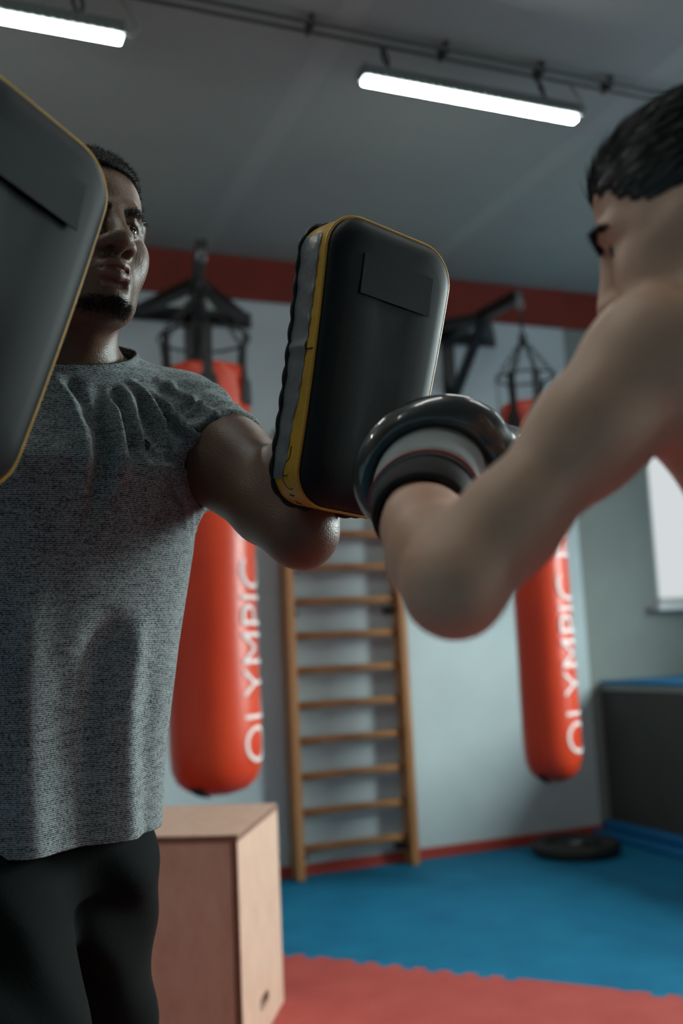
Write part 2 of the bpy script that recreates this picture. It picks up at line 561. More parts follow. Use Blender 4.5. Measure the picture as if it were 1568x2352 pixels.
# ------------------------------------------------------------------ raised platform on the right, foam bars at its foot
M_SKIRT = mat('grey_skirt', srgb(60, 64, 62), 0.8, var=0.1, vscale=3, bump=0.15, bscale=30)
pf = thing('ring_platform', (4.02, 2.9, 0), 'raised grey platform with a blue top along the right side, under the window', 'platform')
box('skirt', (3.434, 0.9, -0.02), (XR - 0.002, YB - 0.002, 0.775), M_SKIRT, pf, 0.006)
box('edge_trim', (3.426, 0.895, 0.775), (XR - 0.002, YB - 0.002, 0.802), mat('grey_trim', srgb(128, 138, 134), 0.6, var=0.05), pf, 0.006)
box('canvas_top', (3.434, 0.9, 0.802), (XR - 0.004, YB - 0.004, 0.826), mat('blue_canvas', srgb(0, 102, 150), 0.7, var=0.08, vscale=3), pf, 0.008)
b1 = box('foam_bar', (3.30, 1.0, 0.0), (3.424, YB - 0.016, 0.034), mat('blue_bar', srgb(0, 100, 152), 0.55, var=0.08, vscale=3), None, 0.009)
props(b1, 'lower of two long blue foam bars at the foot of the platform', 'foam bar')
b2 = box('foam_bar', (3.365, 1.05, 0.0345), (3.424, YB - 0.016, 0.082), MATS['blue_bar'], None, 0.012)
props(b2, 'upper of two long blue foam bars, against the platform foot', 'foam bar')

# ------------------------------------------------------------------ weight plate on the mat
wp = thing('weight_plate', (2.985, 4.40, 0), 'round black rubber weight plate lying on the blue mat in the corner', 'weight plate')
M_RUB = mat('black_rubber', srgb(26, 25, 24), 0.6, var=0.15, vscale=30, bump=0.2, bscale=120)
lathe('rim', [(0.135, 0.002), (0.205, 0.0), (0.217, 0.008), (0.219, 0.03), (0.217, 0.05), (0.205, 0.058), (0.17, 0.058), (0.155, 0.052), (0.135, 0.044), (0.135, 0.002)], (2.985, 4.40, 0), M_RUB, wp, 64)
lathe('disc', [(0.03, 0.006), (0.138, 0.006), (0.138, 0.042), (0.06, 0.042), (0.055, 0.05), (0.03, 0.05), (0.03, 0.006)], (2.985, 4.40, 0), M_RUB, wp, 48)
lathe('hub', [(0.026, 0.005), (0.034, 0.005), (0.034, 0.055), (0.026, 0.055), (0.026, 0.005)], (2.985, 4.40, 0), M_CHROME, wp, 32)

# ------------------------------------------------------------------ wall bars
M_WOOD = mat('varnished_beech', srgb(160, 108, 62), 0.5, col2=srgb(176, 124, 76), vscale=14, stretch=(1, 1, 0.15), bump=0.1, bscale=50)
wb = thing('wall_bars', (1.89, 4.65, 0), 'wooden wall bars with round rungs fixed to the back wall between the red bags', 'wall bars')
for x in (1.568, 2.168):
    box('rail', (x, YB - 0.115, 0.0), (x + 0.042, YB - 0.022, 2.16), M_WOOD, wb, 0.006)
for k in range(13):
    z = 0.135 + 0.1683 * k
    bm = bmesh.new()
    tube_into(bm, [(1.606, 4.652, z), (2.172, 4.652, z)], 0.0185, 12)
    frombm('rung', bm, M_WOOD, wb, True)
for z in (0.085, 1.255, 2.09):
    for x, d in ((1.61, 1), (2.168, -1)):
        bm = bmesh.new()
        box_into(bm, (min(x, x + d * 0.045), YB - 0.03, z - 0.014), (max(x, x + d * 0.045), YB - 0.001, z + 0.014), 0.003)
        box_into(bm, (min(x, x + d * 0.004), YB - 0.08, z - 0.014), (max(x, x + d * 0.004), YB - 0.002, z + 0.014))
        frombm('wall_clip', bm, M_BLACK, wb)
tube('pull_hook', [(1.60, 4.60, 2.13), (1.57, 4.52, 2.15), (1.50, 4.47, 2.125), (1.485, 4.46, 2.11)], 0.012, M_BLACK, wb, 10)

# ------------------------------------------------------------------ plywood jump box
M_PLY = mat('plywood', srgb(190, 152, 132), 0.6, col2=srgb(204, 172, 152), vscale=8, stretch=(3, 3, 1.3), bump=0.08, bscale=60)
M_PLYE = mat('plywood_edge', srgb(120, 86, 70), 0.7, var=0.15, vscale=50)
th = math.atan2(0.085, 0.525)
bx_m = Matrix.Translation((0.745, 2.672, 0)) @ Matrix.Rotation(math.atan2(-(1.010 - 0.747), 3.135 - 2.675), 4, 'Z')
BW, BD, BH, TK = 0.76, 0.525, 0.60, 0.018
pb = thing('plywood_box', (0.62, 2.95, 0), 'pale plywood jump box standing on the red mat beside the man', 'box')
box('top_panel', (-BW, 0, BH - TK), (0, BD, BH), M_PLY, pb, 0.0015, bx_m)
box('front_panel', (-BW + TK, 0.0015, 0.001), (-TK, TK, BH - TK), M_PLY, pb, 0.0015, bx_m)
box('back_panel', (-BW + TK, BD - TK, 0.001), (-TK, BD - 0.0015, BH - TK), M_PLY, pb, 0.0015, bx_m)
box('side_panel', (-BW, 0.0, 0.001), (-BW + TK, BD, BH - TK), M_PLY, pb, 0.0015, bx_m)
# right side panel with a rounded hand slot low down
bm = bmesh.new()
y0, y1, sl0, sl1, sz0, sz1 = 0.0, BD, 0.20, 0.315, 0.075, 0.110
outer = [(y0, 0.001), (y1, 0.001), (y1, BH - TK), (y0, BH - TK)]
inner = []
rr = (sz1 - sz0) / 2
for k in range(9): a = -PI / 2 + PI * k / 8; inner.append((sl1 - rr + rr * math.cos(a), sz0 + rr + rr * math.sin(a)))
for k in range(9): a = PI / 2 + PI * k / 8; inner.append((sl0 + rr + rr * math.cos(a), sz0 + rr + rr * math.sin(a)))
for x in (0.0, -TK):
    ev = [[bm.verts.new((x, y, z)) for y, z in lp] for lp in (outer, inner)]
    es = [bm.edges.new((lp[k], lp[(k + 1) % len(lp)])) for lp in ev for k in range(len(lp))]
    bmesh.ops.triangle_fill(bm, edges=es, use_beauty=True)
    if x == 0.0: first = ev
for lpa, lpb in zip(first, ev):
    for k in range(len(lpa)):
        bm.faces.new((lpa[k], lpa[(k + 1) % len(lpa)], lpb[(k + 1) % len(lpb)], lpb[k]))
bmesh.ops.transform(bm, matrix=bx_m, verts=bm.verts)
frombm('side_panel', bm, M_PLY, pb)
box('edge_band', (-TK - 0.001, -0.0012, 0.002), (-0.001, 0.0012, BH - 0.001), M_PLYE, pb, 0, bx_m)
box('edge_band', (-BW, -0.0012, BH - TK), (-TK, 0.0012, BH - 0.001), M_PLYE, pb, 0, bx_m)
box('edge_band', (-0.0012, 0.001, BH - TK), (0.0012, BD, BH - 0.001), M_PLYE, pb, 0, bx_m)

# ------------------------------------------------------------------ ceiling conduit and LED battens
cc = thing('cable_conduit', (1.0, 2.755, ZC), 'pair of thin dark cables clipped across the ceiling above the lamps', 'cable')
M_CABLE = mat('dark_cable', srgb(46, 48, 48), 0.6, var=0.1)
for dy in (-0.028, 0.022):
    tube('cable', [(XL, 2.755 + dy, 3.052), (XR, 2.735 + dy, 3.052)], 0.0062, M_CABLE, cc)
for x in (0.42, 1.09, 1.57, 1.95, 2.24, 2.7, 3.1):
    box('clip', (x - 0.006, 2.716, 3.043), (x + 0.006, 2.780, ZC - 0.001), M_CABLE, cc, 0.002)
LED = emis('led_diffuser', (0.96, 1.0, 0.95, 1), LAMP_E)
M_ALU = mat('grey_aluminium', srgb(120, 130, 130), 0.45, metal=0.3)
def batten(x0, x1, y, z, lab):
    y += 0.008
    t = thing('led_batten', ((x0 + x1) / 2, y, z), lab, 'lamp', 'led battens')
    bm = bmesh.new()   # open trough: diffuser below, ribbed body above
    box_into(bm, (x0, y - 0.030, z + 0.014), (x1, y + 0.030, z + 0.034), 0.004)
    box_into(bm, (x0, y - 0.020, z + 0.034), (x1, y + 0.020, z + 0.060), 0.003)
    frombm('housing', bm, M_ALU, t)
    n = int((x1 - x0) / 0.028)
    bm = bmesh.new()
    for k in range(n):
        x = x0 + 0.014 + k * 0.028
        box_into(bm, (x - 0.003, y - 0.037, z + 0.012), (x + 0.003, y - 0.0302, z + 0.052))
        box_into(bm, (x - 0.003, y + 0.0302, z + 0.012), (x + 0.003, y + 0.037, z + 0.052))
    props(frombm('cooling_fins', bm, M_ALU, t), kind='stuff')
    bm = bmesh.new()
    box_into(bm, (x0 + 0.004, y - 0.014, z + 0.000), (x1 - 0.004, y + 0.014, z + 0.0138), 0.003, 2)
    frombm('diffuser', bm, LED, t)
    for xe in (x0 - 0.004, x1 - 0.001):
        box('end_cap', (xe, y - 0.031, z + 0.013), (xe + 0.005, y + 0.031, z + 0.058), M_ALU, t, 0.002)
    for xb in (x0 + 0.09, x1 - 0.13):
        tube('hanger', [(xb, y - 0.016, z + 0.056), (xb - 0.012, y + 0.0, z + 0.10), (xb, y + 0.03, z + 0.165), (xb + 0.014, y + 0.045, z + 0.168), (xb + 0.022, y + 0.03, z + 0.12), (xb + 0.012, y + 0.018, z + 0.057)], 0.0055, M_CABLE, t)
    tube('power_lead', [(x1 - 0.004, y, z + 0.04), (x1 + 0.03, y + 0.005, z + 0.028), (x1 + 0.052, y + 0.012, z + 0.06), (x1 + 0.03, y + 0.022, z + 0.12), (x1 + 0.0, y + 0.03, z + 0.168)], 0.005, mat('grey_lead', srgb(140, 145, 142), 0.5), t)
    return t
batten(-0.34, 0.492, 2.742, 2.885, 'glowing LED batten at the left end of the ceiling cable')
batten(1.257, 2.080, 2.725, 2.885, 'glowing LED batten hung right of the ceiling joint')
batten(2.85, 3.68, 2.71, 2.885, 'LED batten furthest right on the ceiling cable')
batten(-1.95, -1.12, 2.755, 2.885, 'LED batten furthest left on the ceiling cable')
batten(-1.95, -1.12, 1.065, 2.885, 'LED batten at the left of the nearer ceiling row')
batten(-0.34, 0.492, 1.055, 2.885, 'LED batten of the nearer ceiling row, above the two people')
batten(1.257, 2.080, 1.045, 2.885, 'LED batten at the right of the nearer ceiling row')
# ================================================================== punching bags and their brackets
M_BAG = mat('red_vinyl', srgb(190, 54, 24), 0.36, col2=srgb(204, 64, 30), vscale=3, bump=0.12, bscale=18, spec=0.5)
M_STRAP = mat('black_webbing', srgb(30, 32, 32), 0.7, var=0.15, vscale=60)
M_CHAIN = mat('dark_chain', srgb(52, 52, 50), 0.45, metal=0.6)
M_PRINT = mat('white_print', srgb(214, 206, 204), 0.6)

def bag_text(txt, length, height):
    """flat text mesh, u along the writing, v up the letters"""
    cu = bpy.data.curves.new('lettering_curve', 'FONT')
    cu.body = txt
    cu.size = 1.0
    cu.offset = -0.010
    ob = bpy.data.objects.new('lettering_curve', cu)
    COL.objects.link(ob)
    bpy.context.view_layer.update()
    me = bpy.data.meshes.new_from_object(ob.evaluated_get(bpy.context.evaluated_depsgraph_get()))
    bpy.data.objects.remove(ob); bpy.data.curves.remove(cu)
    co = np.array([v.co[:] for v in me.vertices])
    lo, hi = co.min(0), co.max(0)
    bm = bmesh.new(); bm.from_mesh(me); bpy.data.meshes.remove(me)
    for v in bm.verts:
        v.co.x = (v.co.x - lo[0]) / (hi[0] - lo[0]) * length
        v.co.y = (v.co.y - lo[1]) / (hi[1] - lo[1]) * height
        v.co.z = 0
    for k in range(1, 10):
        bmesh.ops.bisect_plane(bm, geom=bm.verts[:] + bm.edges[:] + bm.faces[:], plane_co=(0, height * k / 10, 0), plane_no=(0, 1, 0))
    bmesh.ops.triangulate(bm, faces=bm.faces)
    return bm

def punching_bag(cx, cy, z0, z1, r, phi0, txt_z0, txt_len, apex_z, hook_z, lab, strap_ph):
    root = thing('punching_bag', (cx, cy, z0), lab, 'punching bag', 'red punching bags')
    H = z1 - z0
    n = 64
    vx = unit((-cx, -cy)); vr = np.array((-vx[1], vx[0]))
    if vr[0] < 0: vr = -vr
    def surf(phi, z, rad): return (cx + rad * (math.cos(phi) * vx[0] + math.sin(phi) * vr[0]), cy + rad * (math.cos(phi) * vx[1] + math.sin(phi) * vr[1]), z)
    prof = [(0.0, 0.0), (r * .35, 0.004), (r * .65, 0.02), (r * .86, 0.05), (r * .97, 0.095), (r, 0.15)]
    zz = np.linspace(0.2, H - 0.16, 18)
    prof += [(r * (1 + 0.012 * math.sin(q * 7)), q) for q in zz]
    prof += [(r * .985, H - 0.10), (r * .955, H - 0.055), (r * .975, H - 0.03), (r * .95, H - 0.006), (r * .90, H), (r * .86, H - 0.012), (r * .8, H - 0.03), (0, H - 0.034)]
    bm = bmesh.new(); rings = []
    for pr, pz in prof:
        if pr < 1e-6: rings.append([bm.verts.new((cx, cy, z0 + pz))]); continue
        rg = []
        for k in range(n):
            ph = 2 * PI * k / n
            wr = 0.010 * max(0, (pz - H + 0.22) / 0.22) * math.sin(ph * 9 + pz * 60) + 0.004 * max(0, (pz - H + 0.5) / 0.5) * math.sin(ph * 17 + 1)
            rg.append(bm.verts.new(surf(ph, z0 + pz, pr * (1 + wr * 3))))
        rings.append(rg)
    for A, B in zip(rings, rings[1:]):
        for k in range(n):
            k2 = (k + 1) % n
            if len(A) == 1: bm.faces.new((A[0], B[k], B[k2]))
            elif len(B) == 1: bm.faces.new((A[k], A[k2], B[0]))
            else: bm.faces.new((A[k], A[k2], B[k2], B[k]))
    frombm('body', bm, M_BAG, root, True)
    # black patch / loop under the bottom
    bm = bmesh.new()
    for (p0, p1) in ((-0.75, -0.35),):
        rows = []
        for rr, zz2 in ((r * .30, -0.0005), (r * .5, 0.008), (r * .68, 0.020), (r * .84, 0.043)):
            rows.append([bm.verts.new(surf(p0 + (p1 - p0) * k / 4, z0 + zz2 - 0.001, rr + 0.003)) for k in range(5)])
        for A, B in zip(rows, rows[1:]):
            for k in range(4): bm.faces.new((A[k], A[k + 1], B[k + 1], B[k]))
    o = frombm('bottom_patch', bm, M_STRAP, root)
    sm = o.modifiers.new('thick', 'SOLIDIFY'); sm.thickness = 0.004
    # lettering wrapped on the vinyl, read from the bottom up, letter tops to the left
    bm = bag_text('OLYMPIC FIGHT', txt_len, 0.142)
    for v in bm.verts:
        ph = phi0 + (0.142 - v.co.y) / r
        v.co = Vector(surf(ph, txt_z0 + v.co.x, r * 1.012 + 0.0022))
    # one mesh per letter
    bm.verts.ensure_lookup_table()
    left = set(bm.verts)
    while left:
        isl = {left.pop()}; todo = list(isl)
        while todo:
            for e in todo.pop().link_edges:
                for q in e.verts:
                    if q in left: left.discard(q); isl.add(q); todo.append(q)
        ids = {q: k for k, q in enumerate(isl)}
        me = bpy.data.meshes.new('letter')
        me.from_pydata([q.co[:] for q in ids], [], [[ids[q] for q in fc.verts] for fc in bm.faces if fc.verts[0] in isl])
        link('letter', me, M_PRINT, root)
    bm.free()
    # straps with sewn patches, ring and chains
    zr = z1 + 0.135
    ring_r = r * 1.04
    tube('ring', [surf(2 * PI * k / 40, zr, ring_r) for k in range(40)], 0.0062, M_CHAIN, root, 8, True)
    for ph in strap_ph:
        hw = 0.019
        st = bmesh.new()
        rows = []
        path = [(zr - 0.004, ring_r + 0.004), (zr - 0.06, ring_r - 0.004), (z1 + 0.005, r * 1.0), (z1 - 0.05, r * 1.0 + 0.004), (z1 - 0.10, r * 1.03 + 0.004)]
        for z, rad in path:
            rows.append([st.verts.new(surf(ph + s * hw / r, z, rad)) for s in (-1, 0, 1)])
        for A, B in zip(rows, rows[1:]):
            for k in range(2): st.faces.new((A[k], A[k + 1], B[k + 1], B[k]))
        o = frombm('strap', st, M_STRAP, root)
        sm = o.modifiers.new('thick', 'SOLIDIFY'); sm.thickness = 0.005; sm.offset = 1
        pt = bmesh.new(); rows = []
        for z, hw2 in ((z1 - 0.055, 0.027), (z1 - 0.075, 0.033), (z1 - 0.11, 0.036), (z1 - 0.155, 0.037)):
            rows.append([pt.verts.new(surf(ph + s * hw2 / r, z, r * 1.035 + 0.006)) for s in (-1, -.5, 0, .5, 1)])
        for A, B in zip(rows, rows[1:]):
            for k in range(4): pt.faces.new((A[k], A[k + 1], B[k + 1], B[k]))
        o2 = frombm('strap_patch', pt, M_STRAP, root)
        sm = o2.modifiers.new('thick', 'SOLIDIFY'); sm.thickness = 0.006; sm.offset = 1
        # chain from the ring up to the apex
        a = Vector(surf(ph, zr + 0.006, ring_r)); b = Vector((cx, cy, apex_z))
        chain_mesh('chain', a, b, root)
    chain_mesh('chain', Vector((cx, cy, apex_z)), Vector((cx, cy, hook_z)), root, 0.016)
    bm = bmesh.new()
    tube_into(bm, [(cx + 0.02 * math.cos(a), cy, apex_z + 0.028 * math.sin(a)) for a in np.linspace(0, 2 * PI, 16)[:-1]], 0.005, 8, True)
    frombm('carabiner', bm, M_CHAIN, root, True)
    return root

def chain_mesh(name, a, b, parent, lr=0.0125):
    d = b - a; L = d.length; d = d / L
    n = max(2, int(L / (lr * 1.9)))
    up = Vector((0, 0, 1)) if abs(d.z) < 0.9 else Vector((1, 0, 0))
    u = d.cross(up).normalized(); v = d.cross(u)
    bm = bmesh.new()
    for i in range(n):
        c = a + d * L * (i + 0.5) / n
        s = u if i % 2 else v
        tube_into(bm, [c + d * (lr * 1.25 * math.cos(t)) + s * (lr * 0.6 * math.sin(t)) for t in np.linspace(0, 2 * PI, 11)[:-1]], lr * 0.24, 5, True)
    return frombm(name, bm, M_CHAIN, parent, True)

def bar_into(bm, a, b, w_, h_):
    a = Vector(a); b = Vector(b); d = (b - a); L = d.length; d.normalize()
    s = d.cross(Vector((0, 0, 1)))
    s = s.normalized() if s.length > 1e-3 else Vector((1, 0, 0))
    u = s.cross(d)
    m = Matrix((s, d, u)).transposed().to_4x4(); m.translation = a
    box_into(bm, (-w_ / 2, 0, -h_ / 2), (w_ / 2, L, h_ / 2), 0.004, mtx=m)

def bracket(tip, wx, z, spread, lab):
    root = thing('bag_bracket', (wx, YB, z), lab, 'bracket', 'bag wall brackets')
    yw = YB - 0.012
    def bar(nm, a, b, w_=0.055, h_=0.055):
        bm = bmesh.new(); bar_into(bm, a, b, w_, h_); return frombm(nm, bm, M_BLACK, root)
    bar('arm', (wx, yw, z), tip, 0.05, 0.06)
    nx = Vector((wx, yw, z)).lerp(Vector(tip), 0.52)
    for s in (-1, 1):
        bar('side_brace', (wx + s * spread, yw, z - 0.012), (nx.x + s * 0.012, nx.y, nx.z - 0.012), 0.06, 0.045)
    bar('down_brace', (wx + 0.01, yw, z - 0.37), (nx.x + 0.006, nx.y, nx.z - 0.02), 0.045, 0.045)
    bm = bmesh.new()
    box_into(bm, (wx - 0.04, YB - 0.012, z - 0.42), (wx + 0.04, YB - 0.0005, z + 0.06), 0.002)
    frombm('wall_plate', bm, M_BLACK, root)
    bm = bmesh.new()
    box_into(bm, (wx - spread - 0.03, YB - 0.014, z - 0.05), (wx + spread + 0.03, YB - 0.0005, z + 0.03), 0.002)
    frombm('cross_plate', bm, M_BLACK, root)
    for s in (-1, 1):
        tube('bolt', [(wx + s * spread, YB - 0.022, z + 0.012), (wx + s * spread, YB - 0.014, z + 0.012)], 0.011, M_CHROME, root, 6)
    t = Vector(tip)
    tube('eye_hook', [t + Vector((0.018 * math.cos(a), 0, -0.045 + 0.022 * math.sin(a))) for a in np.linspace(0, 2 * PI, 15)[:-1]], 0.006, M_CHROME, root, 8, True)
    return root

bracket((0.985, 3.80, 2.735), 1.165, 2.765, 0.275, 'black steel wall bracket carrying the red bag behind the man')
bracket((2.61, 3.98, 2.735), 2.60, 2.765, 0.275, 'black steel wall bracket carrying the red bag near the corner')
punching_bag(0.985, 3.80, 0.55, 2.205, 0.175, math.radians(39), 0.672, 1.345, 2.56, 2.69, 'wide red punching bag with white lettering hanging behind the man', [math.radians(a) for a in (4, 64, 124, 184, 244, 304)])
punching_bag(2.61, 3.98, 0.43, 2.19, 0.131, math.radians(33), 0.56, 1.42, 2.52, 2.69, 'slimmer red punching bag hanging near the corner, right of the wall bars', [math.radians(a) for a in (-30, 22, 90, 150, 210, 270)])
# ================================================================== kick pads
M_PADB = mat('black_leather', srgb(17, 24, 26), 0.52, var=0.12, vscale=25, bump=0.06, bscale=700, spec=0.22)
M_PADY = mat('yellow_leather', srgb(186, 140, 36), 0.42, var=0.14, vscale=18, bump=0.25, bscale=120)
M_TAPE = mat('duct_tape', srgb(112, 116, 120), 0.38, var=0.1, vscale=40, bump=0.6, bscale=45, metal=0.25)
M_STITCH = mat('cream_thread', srgb(190, 175, 120), 0.7)
M_INK = mat('black_ink', srgb(22, 20, 18), 0.6)

def kick_pad(c, M, W, L, T, taper, lab, taped=True, bow=0.012):
    c = np.array(c, float); M = np.array(M, float)
    root = thing('kick_pad', tuple(c), lab, 'kick pad', 'kick pads held by the man')
    R = 0.042
    def outline(inset=0.0, n=10):
        hw0, hw1, hl = W / 2 - inset, W / 2 * taper - inset, L / 2 - inset
        rad = max(R - inset, 0.006)
        pts = []
        def half(z): return hw1 + (hw0 - hw1) * (z + hl) / (2 * hl)
        for cxs, czs, a0 in ((1, 1, 0.0), (-1, 1, PI / 2), (-1, -1, PI), (1, -1, 1.5 * PI)):
            zc = czs * (hl - rad); xc = cxs * (half(zc) - rad)
            for k in range(n + 1):
                a = a0 + PI / 2 * k / n
                pts.append((xc + rad * math.cos(a), zc + rad * math.sin(a)))
        # subdivide the straight runs
        out = []
        for p, q in zip(pts, pts[1:] + pts[:1]):
            d = math.hypot(q[0] - p[0], q[1] - p[1]); m = max(1, int(d / 0.02))
            for k in range(m): out.append((p[0] + (q[0] - p[0]) * k / m, p[1] + (q[1] - p[1]) * k / m))
        return out
    def wp_(x, y, z):
        y2 = y - bow * (1 - (2 * z / L) ** 2) * 0.0 + bow * ((2 * z / L) ** 2 - 1) * 0.5
        return Vector(c + M @ np.array((x, y2, z)))
    base = outline()
    N = len(base)
    def loop_mesh(rows, cap0, cap1, name, m, par=root):
        """rows: (inset, y); outlines share vertex count through scaling of the base outline"""
        bm = bmesh.new(); rings = []
        for ins, y in rows:
            ring = []
            for x, z in base:
                fx = 1 - ins / (W / 2 * 0.92); fz = 1 - ins / (L / 2)
                ring.append(bm.verts.new(wp_(x * fx, y, z * fz)))
            rings.append(ring)
        for A, B in zip(rings, rings[1:]):
            for k in range(N): bm.faces.new((A[k], A[(k + 1) % N], B[(k + 1) % N], B[k]))
        for flag, rg in ((cap0, rings[0]), (cap1, rings[-1])):
            if flag:
                ctr = bm.verts.new(sum((v.co for v in rg), Vector()) / N)
                for k in range(N): bm.faces.new((ctr, rg[k], rg[(k + 1) % N]))
        return frombm(name, bm, m, par, True)
    loop_mesh([(0.06, -0.0075), (0.04, -0.0072), (0.022, -0.0062), (0.012, -0.004), (0.005, 0.0), (0.001, 0.005), (0.0006, 0.009)], True, False, 'front_panel', M_PADB)
    loop_mesh([(0.0008, 0.009), (0.0, 0.013), (-0.0008, 0.022), (-0.0012, 0.035), (0.0, T - 0.006)], False, False, 'side_band', M_PADY)
    loop_mesh([(0.0, T - 0.006), (0.001, T - 0.002), (0.006, T), (0.03, T + 0.001), (0.06, T + 0.001)], False, True, 'back_panel', M_PADB)
    tube('piping', [wp_(x * 1.012, 0.0085, z * 1.007) for x, z in base], 0.0021, M_PADY, root, 6, True)
    st = bmesh.new()
    acc = 0.0
    for (x, z), (x2, z2) in zip(base, base[1:] + base[:1]):
        d = math.hypot(x2 - x, z2 - z); m = max(1, int(d / 0.005))
        for k in range(m):
            a, b = (k + 0.2) / m, (k + 0.75) / m
            tube_into(st, [wp_((x + (x2 - x) * t) * 1.012, 0.0125, (z + (z2 - z) * t) * 1.006) for t in (a, b)], 0.0006, 4)
    props(frombm('stitching', st, M_STITCH, root), kind='stuff')
    # lacing: scalloped black cord round the back edge
    pts, rad = [], []
    s = 0.0
    for (x, z), (x2, z2) in zip(base, base[1:] + base[:1]):
        d = math.hypot(x2 - x, z2 - z); m = max(1, int(round(d / 0.0035)))
        for k in range(m):
            t = k / m; s += d / m
            ph = (s / 0.0255) % 1.0
            pts.append(wp_((x + (x2 - x) * t) * 1.014, T - 0.004, (z + (z2 - z) * t) * 1.007))
            rad.append(0.0016 + 0.0024 * math.sin(PI * ph) ** 0.8)
    bm = bmesh.new(); tube_into(bm, pts, rad, 7, True)
    frombm('lacing', bm, M_PADB, root, True)
    # sewn label on the face, its lower edge lifting a little
    bm = bmesh.new()
    g = []
    x0, x1, z0, z1 = -0.048, 0.052, L * 0.235, L * 0.375
    for k in range(5):
        row = []
        for q in range(7):
            z = z1 + (z0 - z1) * k / 4; x = x0 + (x1 - x0) * q / 6
            lift = (0.0045 if not taped else 0.0012) * (k / 4) ** 2
            row.append(bm.verts.new(wp_(x, -0.0082 - lift, z)))
        g.append(row)
    for A, B in zip(g, g[1:]):
        for q in range(6): bm.faces.new((A[q], A[q + 1], B[q + 1], B[q]))
    o = frombm('label_patch', bm, M_PADB, root)
    sm = o.modifiers.new('thick', 'SOLIDIFY'); sm.thickness = 0.0012; sm.offset = 1
    # left edge helpers for tape and marks
    def edge(z, y, out=0.0):
        hw = W / 2 * (taper + (1 - taper) * (z + L / 2) / L)
        hl = L / 2
        x = -hw
        for czs in (1, -1):
            zc = czs * (hl - R)
            if (z - zc) * czs > 0:
                hwc = W / 2 * (taper + (1 - taper) * (zc + L / 2) / L)
                x = -(hwc - R) - math.sqrt(max(R * R - (z - zc) ** 2, 0))
        return wp_(x - out, y, z)
    if taped:
        bm = bmesh.new(); rows = []
        zs = np.linspace(L * 0.425, -L * 0.425, 60)
        for i, z in enumerate(zs):
            u = i / 59
            yb = T - 0.0075
            yf = 0.0205 + 0.010 * u + 0.0012 * math.sin(i * 1.7) + (0.004 if u > 0.72 else 0) + (0.009 * max(0, (u - 0.93) / 0.07) ** 2)
            if i < 2: yf = 0.022 + 0.003 * (1 - i)
            rows.append([bm.verts.new(edge(z + (0.0022 * math.sin(q * 2.9) if i == 0 else 0), yf + (yb - yf) * q / 5, 0.0017 + 0.0006 * math.sin(i * 0.9 + q) + (0.0022 if abs(u - 0.47) < 0.02 else 0))) for q in range(6)])
        for A, B in zip(rows, rows[1:]):
            for q in range(5): bm.faces.new((A[q], A[q + 1], B[q + 1], B[q]))
        o = frombm('duct_tape', bm, M_TAPE, root, True)
        sm = o.modifiers.new('thick', 'SOLIDIFY'); sm.thickness = 0.0006
        o['label'] = 'grey duct tape stuck down the long side'
        # seam across the side band and the remains of printed characters
        tube('band_seam', [edge(0.02 * L, y, 0.0012) for y in np.linspace(0.011, 0.03, 6)], 0.0009, M_INK, root, 5)
        ink = bmesh.new()
        def corner(a, y): # around the lower left corner, a from 0 (side) to 1 (bottom)
            zc = -(L / 2 - R); hwc = W / 2 * (taper + (1 - taper) * (zc + L / 2) / L)
            an = PI + a * PI / 2
            return wp_(-(hwc - R) + (R + 0.0012) * math.cos(an), y, zc + (R + 0.0012) * math.sin(an))
        strokes = [[(-0.05, .040), (0.12, .0395), (0.30, .040), (0.40, .036), (0.45, .030), (0.43, .025)],   # hooked J
                   [(0.20, .0395), (0.21, .035), (0.20, .029)],
                   [(0.52, .034), (0.62, .034)], [(0.57, .039), (0.565, .029)],
                   [(0.68, .036), (0.80, .036), (0.92, .036)], [(0.76, .040), (0.78, .032)],
                   [(-0.28, .028), (-0.10, .0285), (-0.04, .031), (-0.03, .035)]]
        for sg in strokes:
            tube_into(ink, [corner(a, y) if a >= 0 else edge(-(L / 2 - R) - a * R * PI / 2, y, 0.0012) for a, y in sg], 0.0007, 5)
        frombm('printed_mark', ink, M_INK, root)
    # forearm loops and grip on the back
    for zz, hh in ((-0.055, 0.062), (0.03, 0.062)):
        bm = bmesh.new(); rows = []
        for k in range(13):
            a = PI * k / 12
            x, y = 0.01 + 0.052 * math.cos(a), T + 0.001 + (hh + 0.036) * math.sin(a) ** 0.7
            rows.append([bm.verts.new(wp_(x, y, zz + s * 0.02)) for s in (-1, 1)])
        for A, B in zip(rows, rows[1:]): bm.faces.new((A[0], A[1], B[1], B[0]))
        o = frombm('arm_strap', bm, M_PADB, root, True)
        sm = o.modifiers.new('thick', 'SOLIDIFY'); sm.thickness = 0.004
    tube('grip_handle', [wp_(x, T + y, 0.105) for x, y in ((-0.035, 0.0), (-0.03, 0.04), (-0.01, 0.052), (0.045, 0.052), (0.062, 0.04), (0.066, 0.0))], 0.0095, M_PADB, root, 10)
    return root

PAD_A_C = (0.457, 0.998, 1.395)
PAD_A_M = ((0.96, -0.229, 0.159), (0.254, 0.955, -0.156), (-0.116, 0.19, 0.975))
PAD_B_C = (0.038, 0.842, 1.403)
PAD_B_M = ((0.791, -0.541, 0.286), (0.562, 0.827, 0.008), (-0.241, 0.155, 0.958))
kick_pad(PAD_A_C, PAD_A_M, 0.18, 0.325, 0.066, 0.84, 'black and yellow kick pad with grey duct tape, facing the gloved fist')
kick_pad(PAD_B_C, PAD_B_M, 0.177, 0.333, 0.058, 0.88, 'dark kick pad with lifting label, half covering the man\'s face', False)
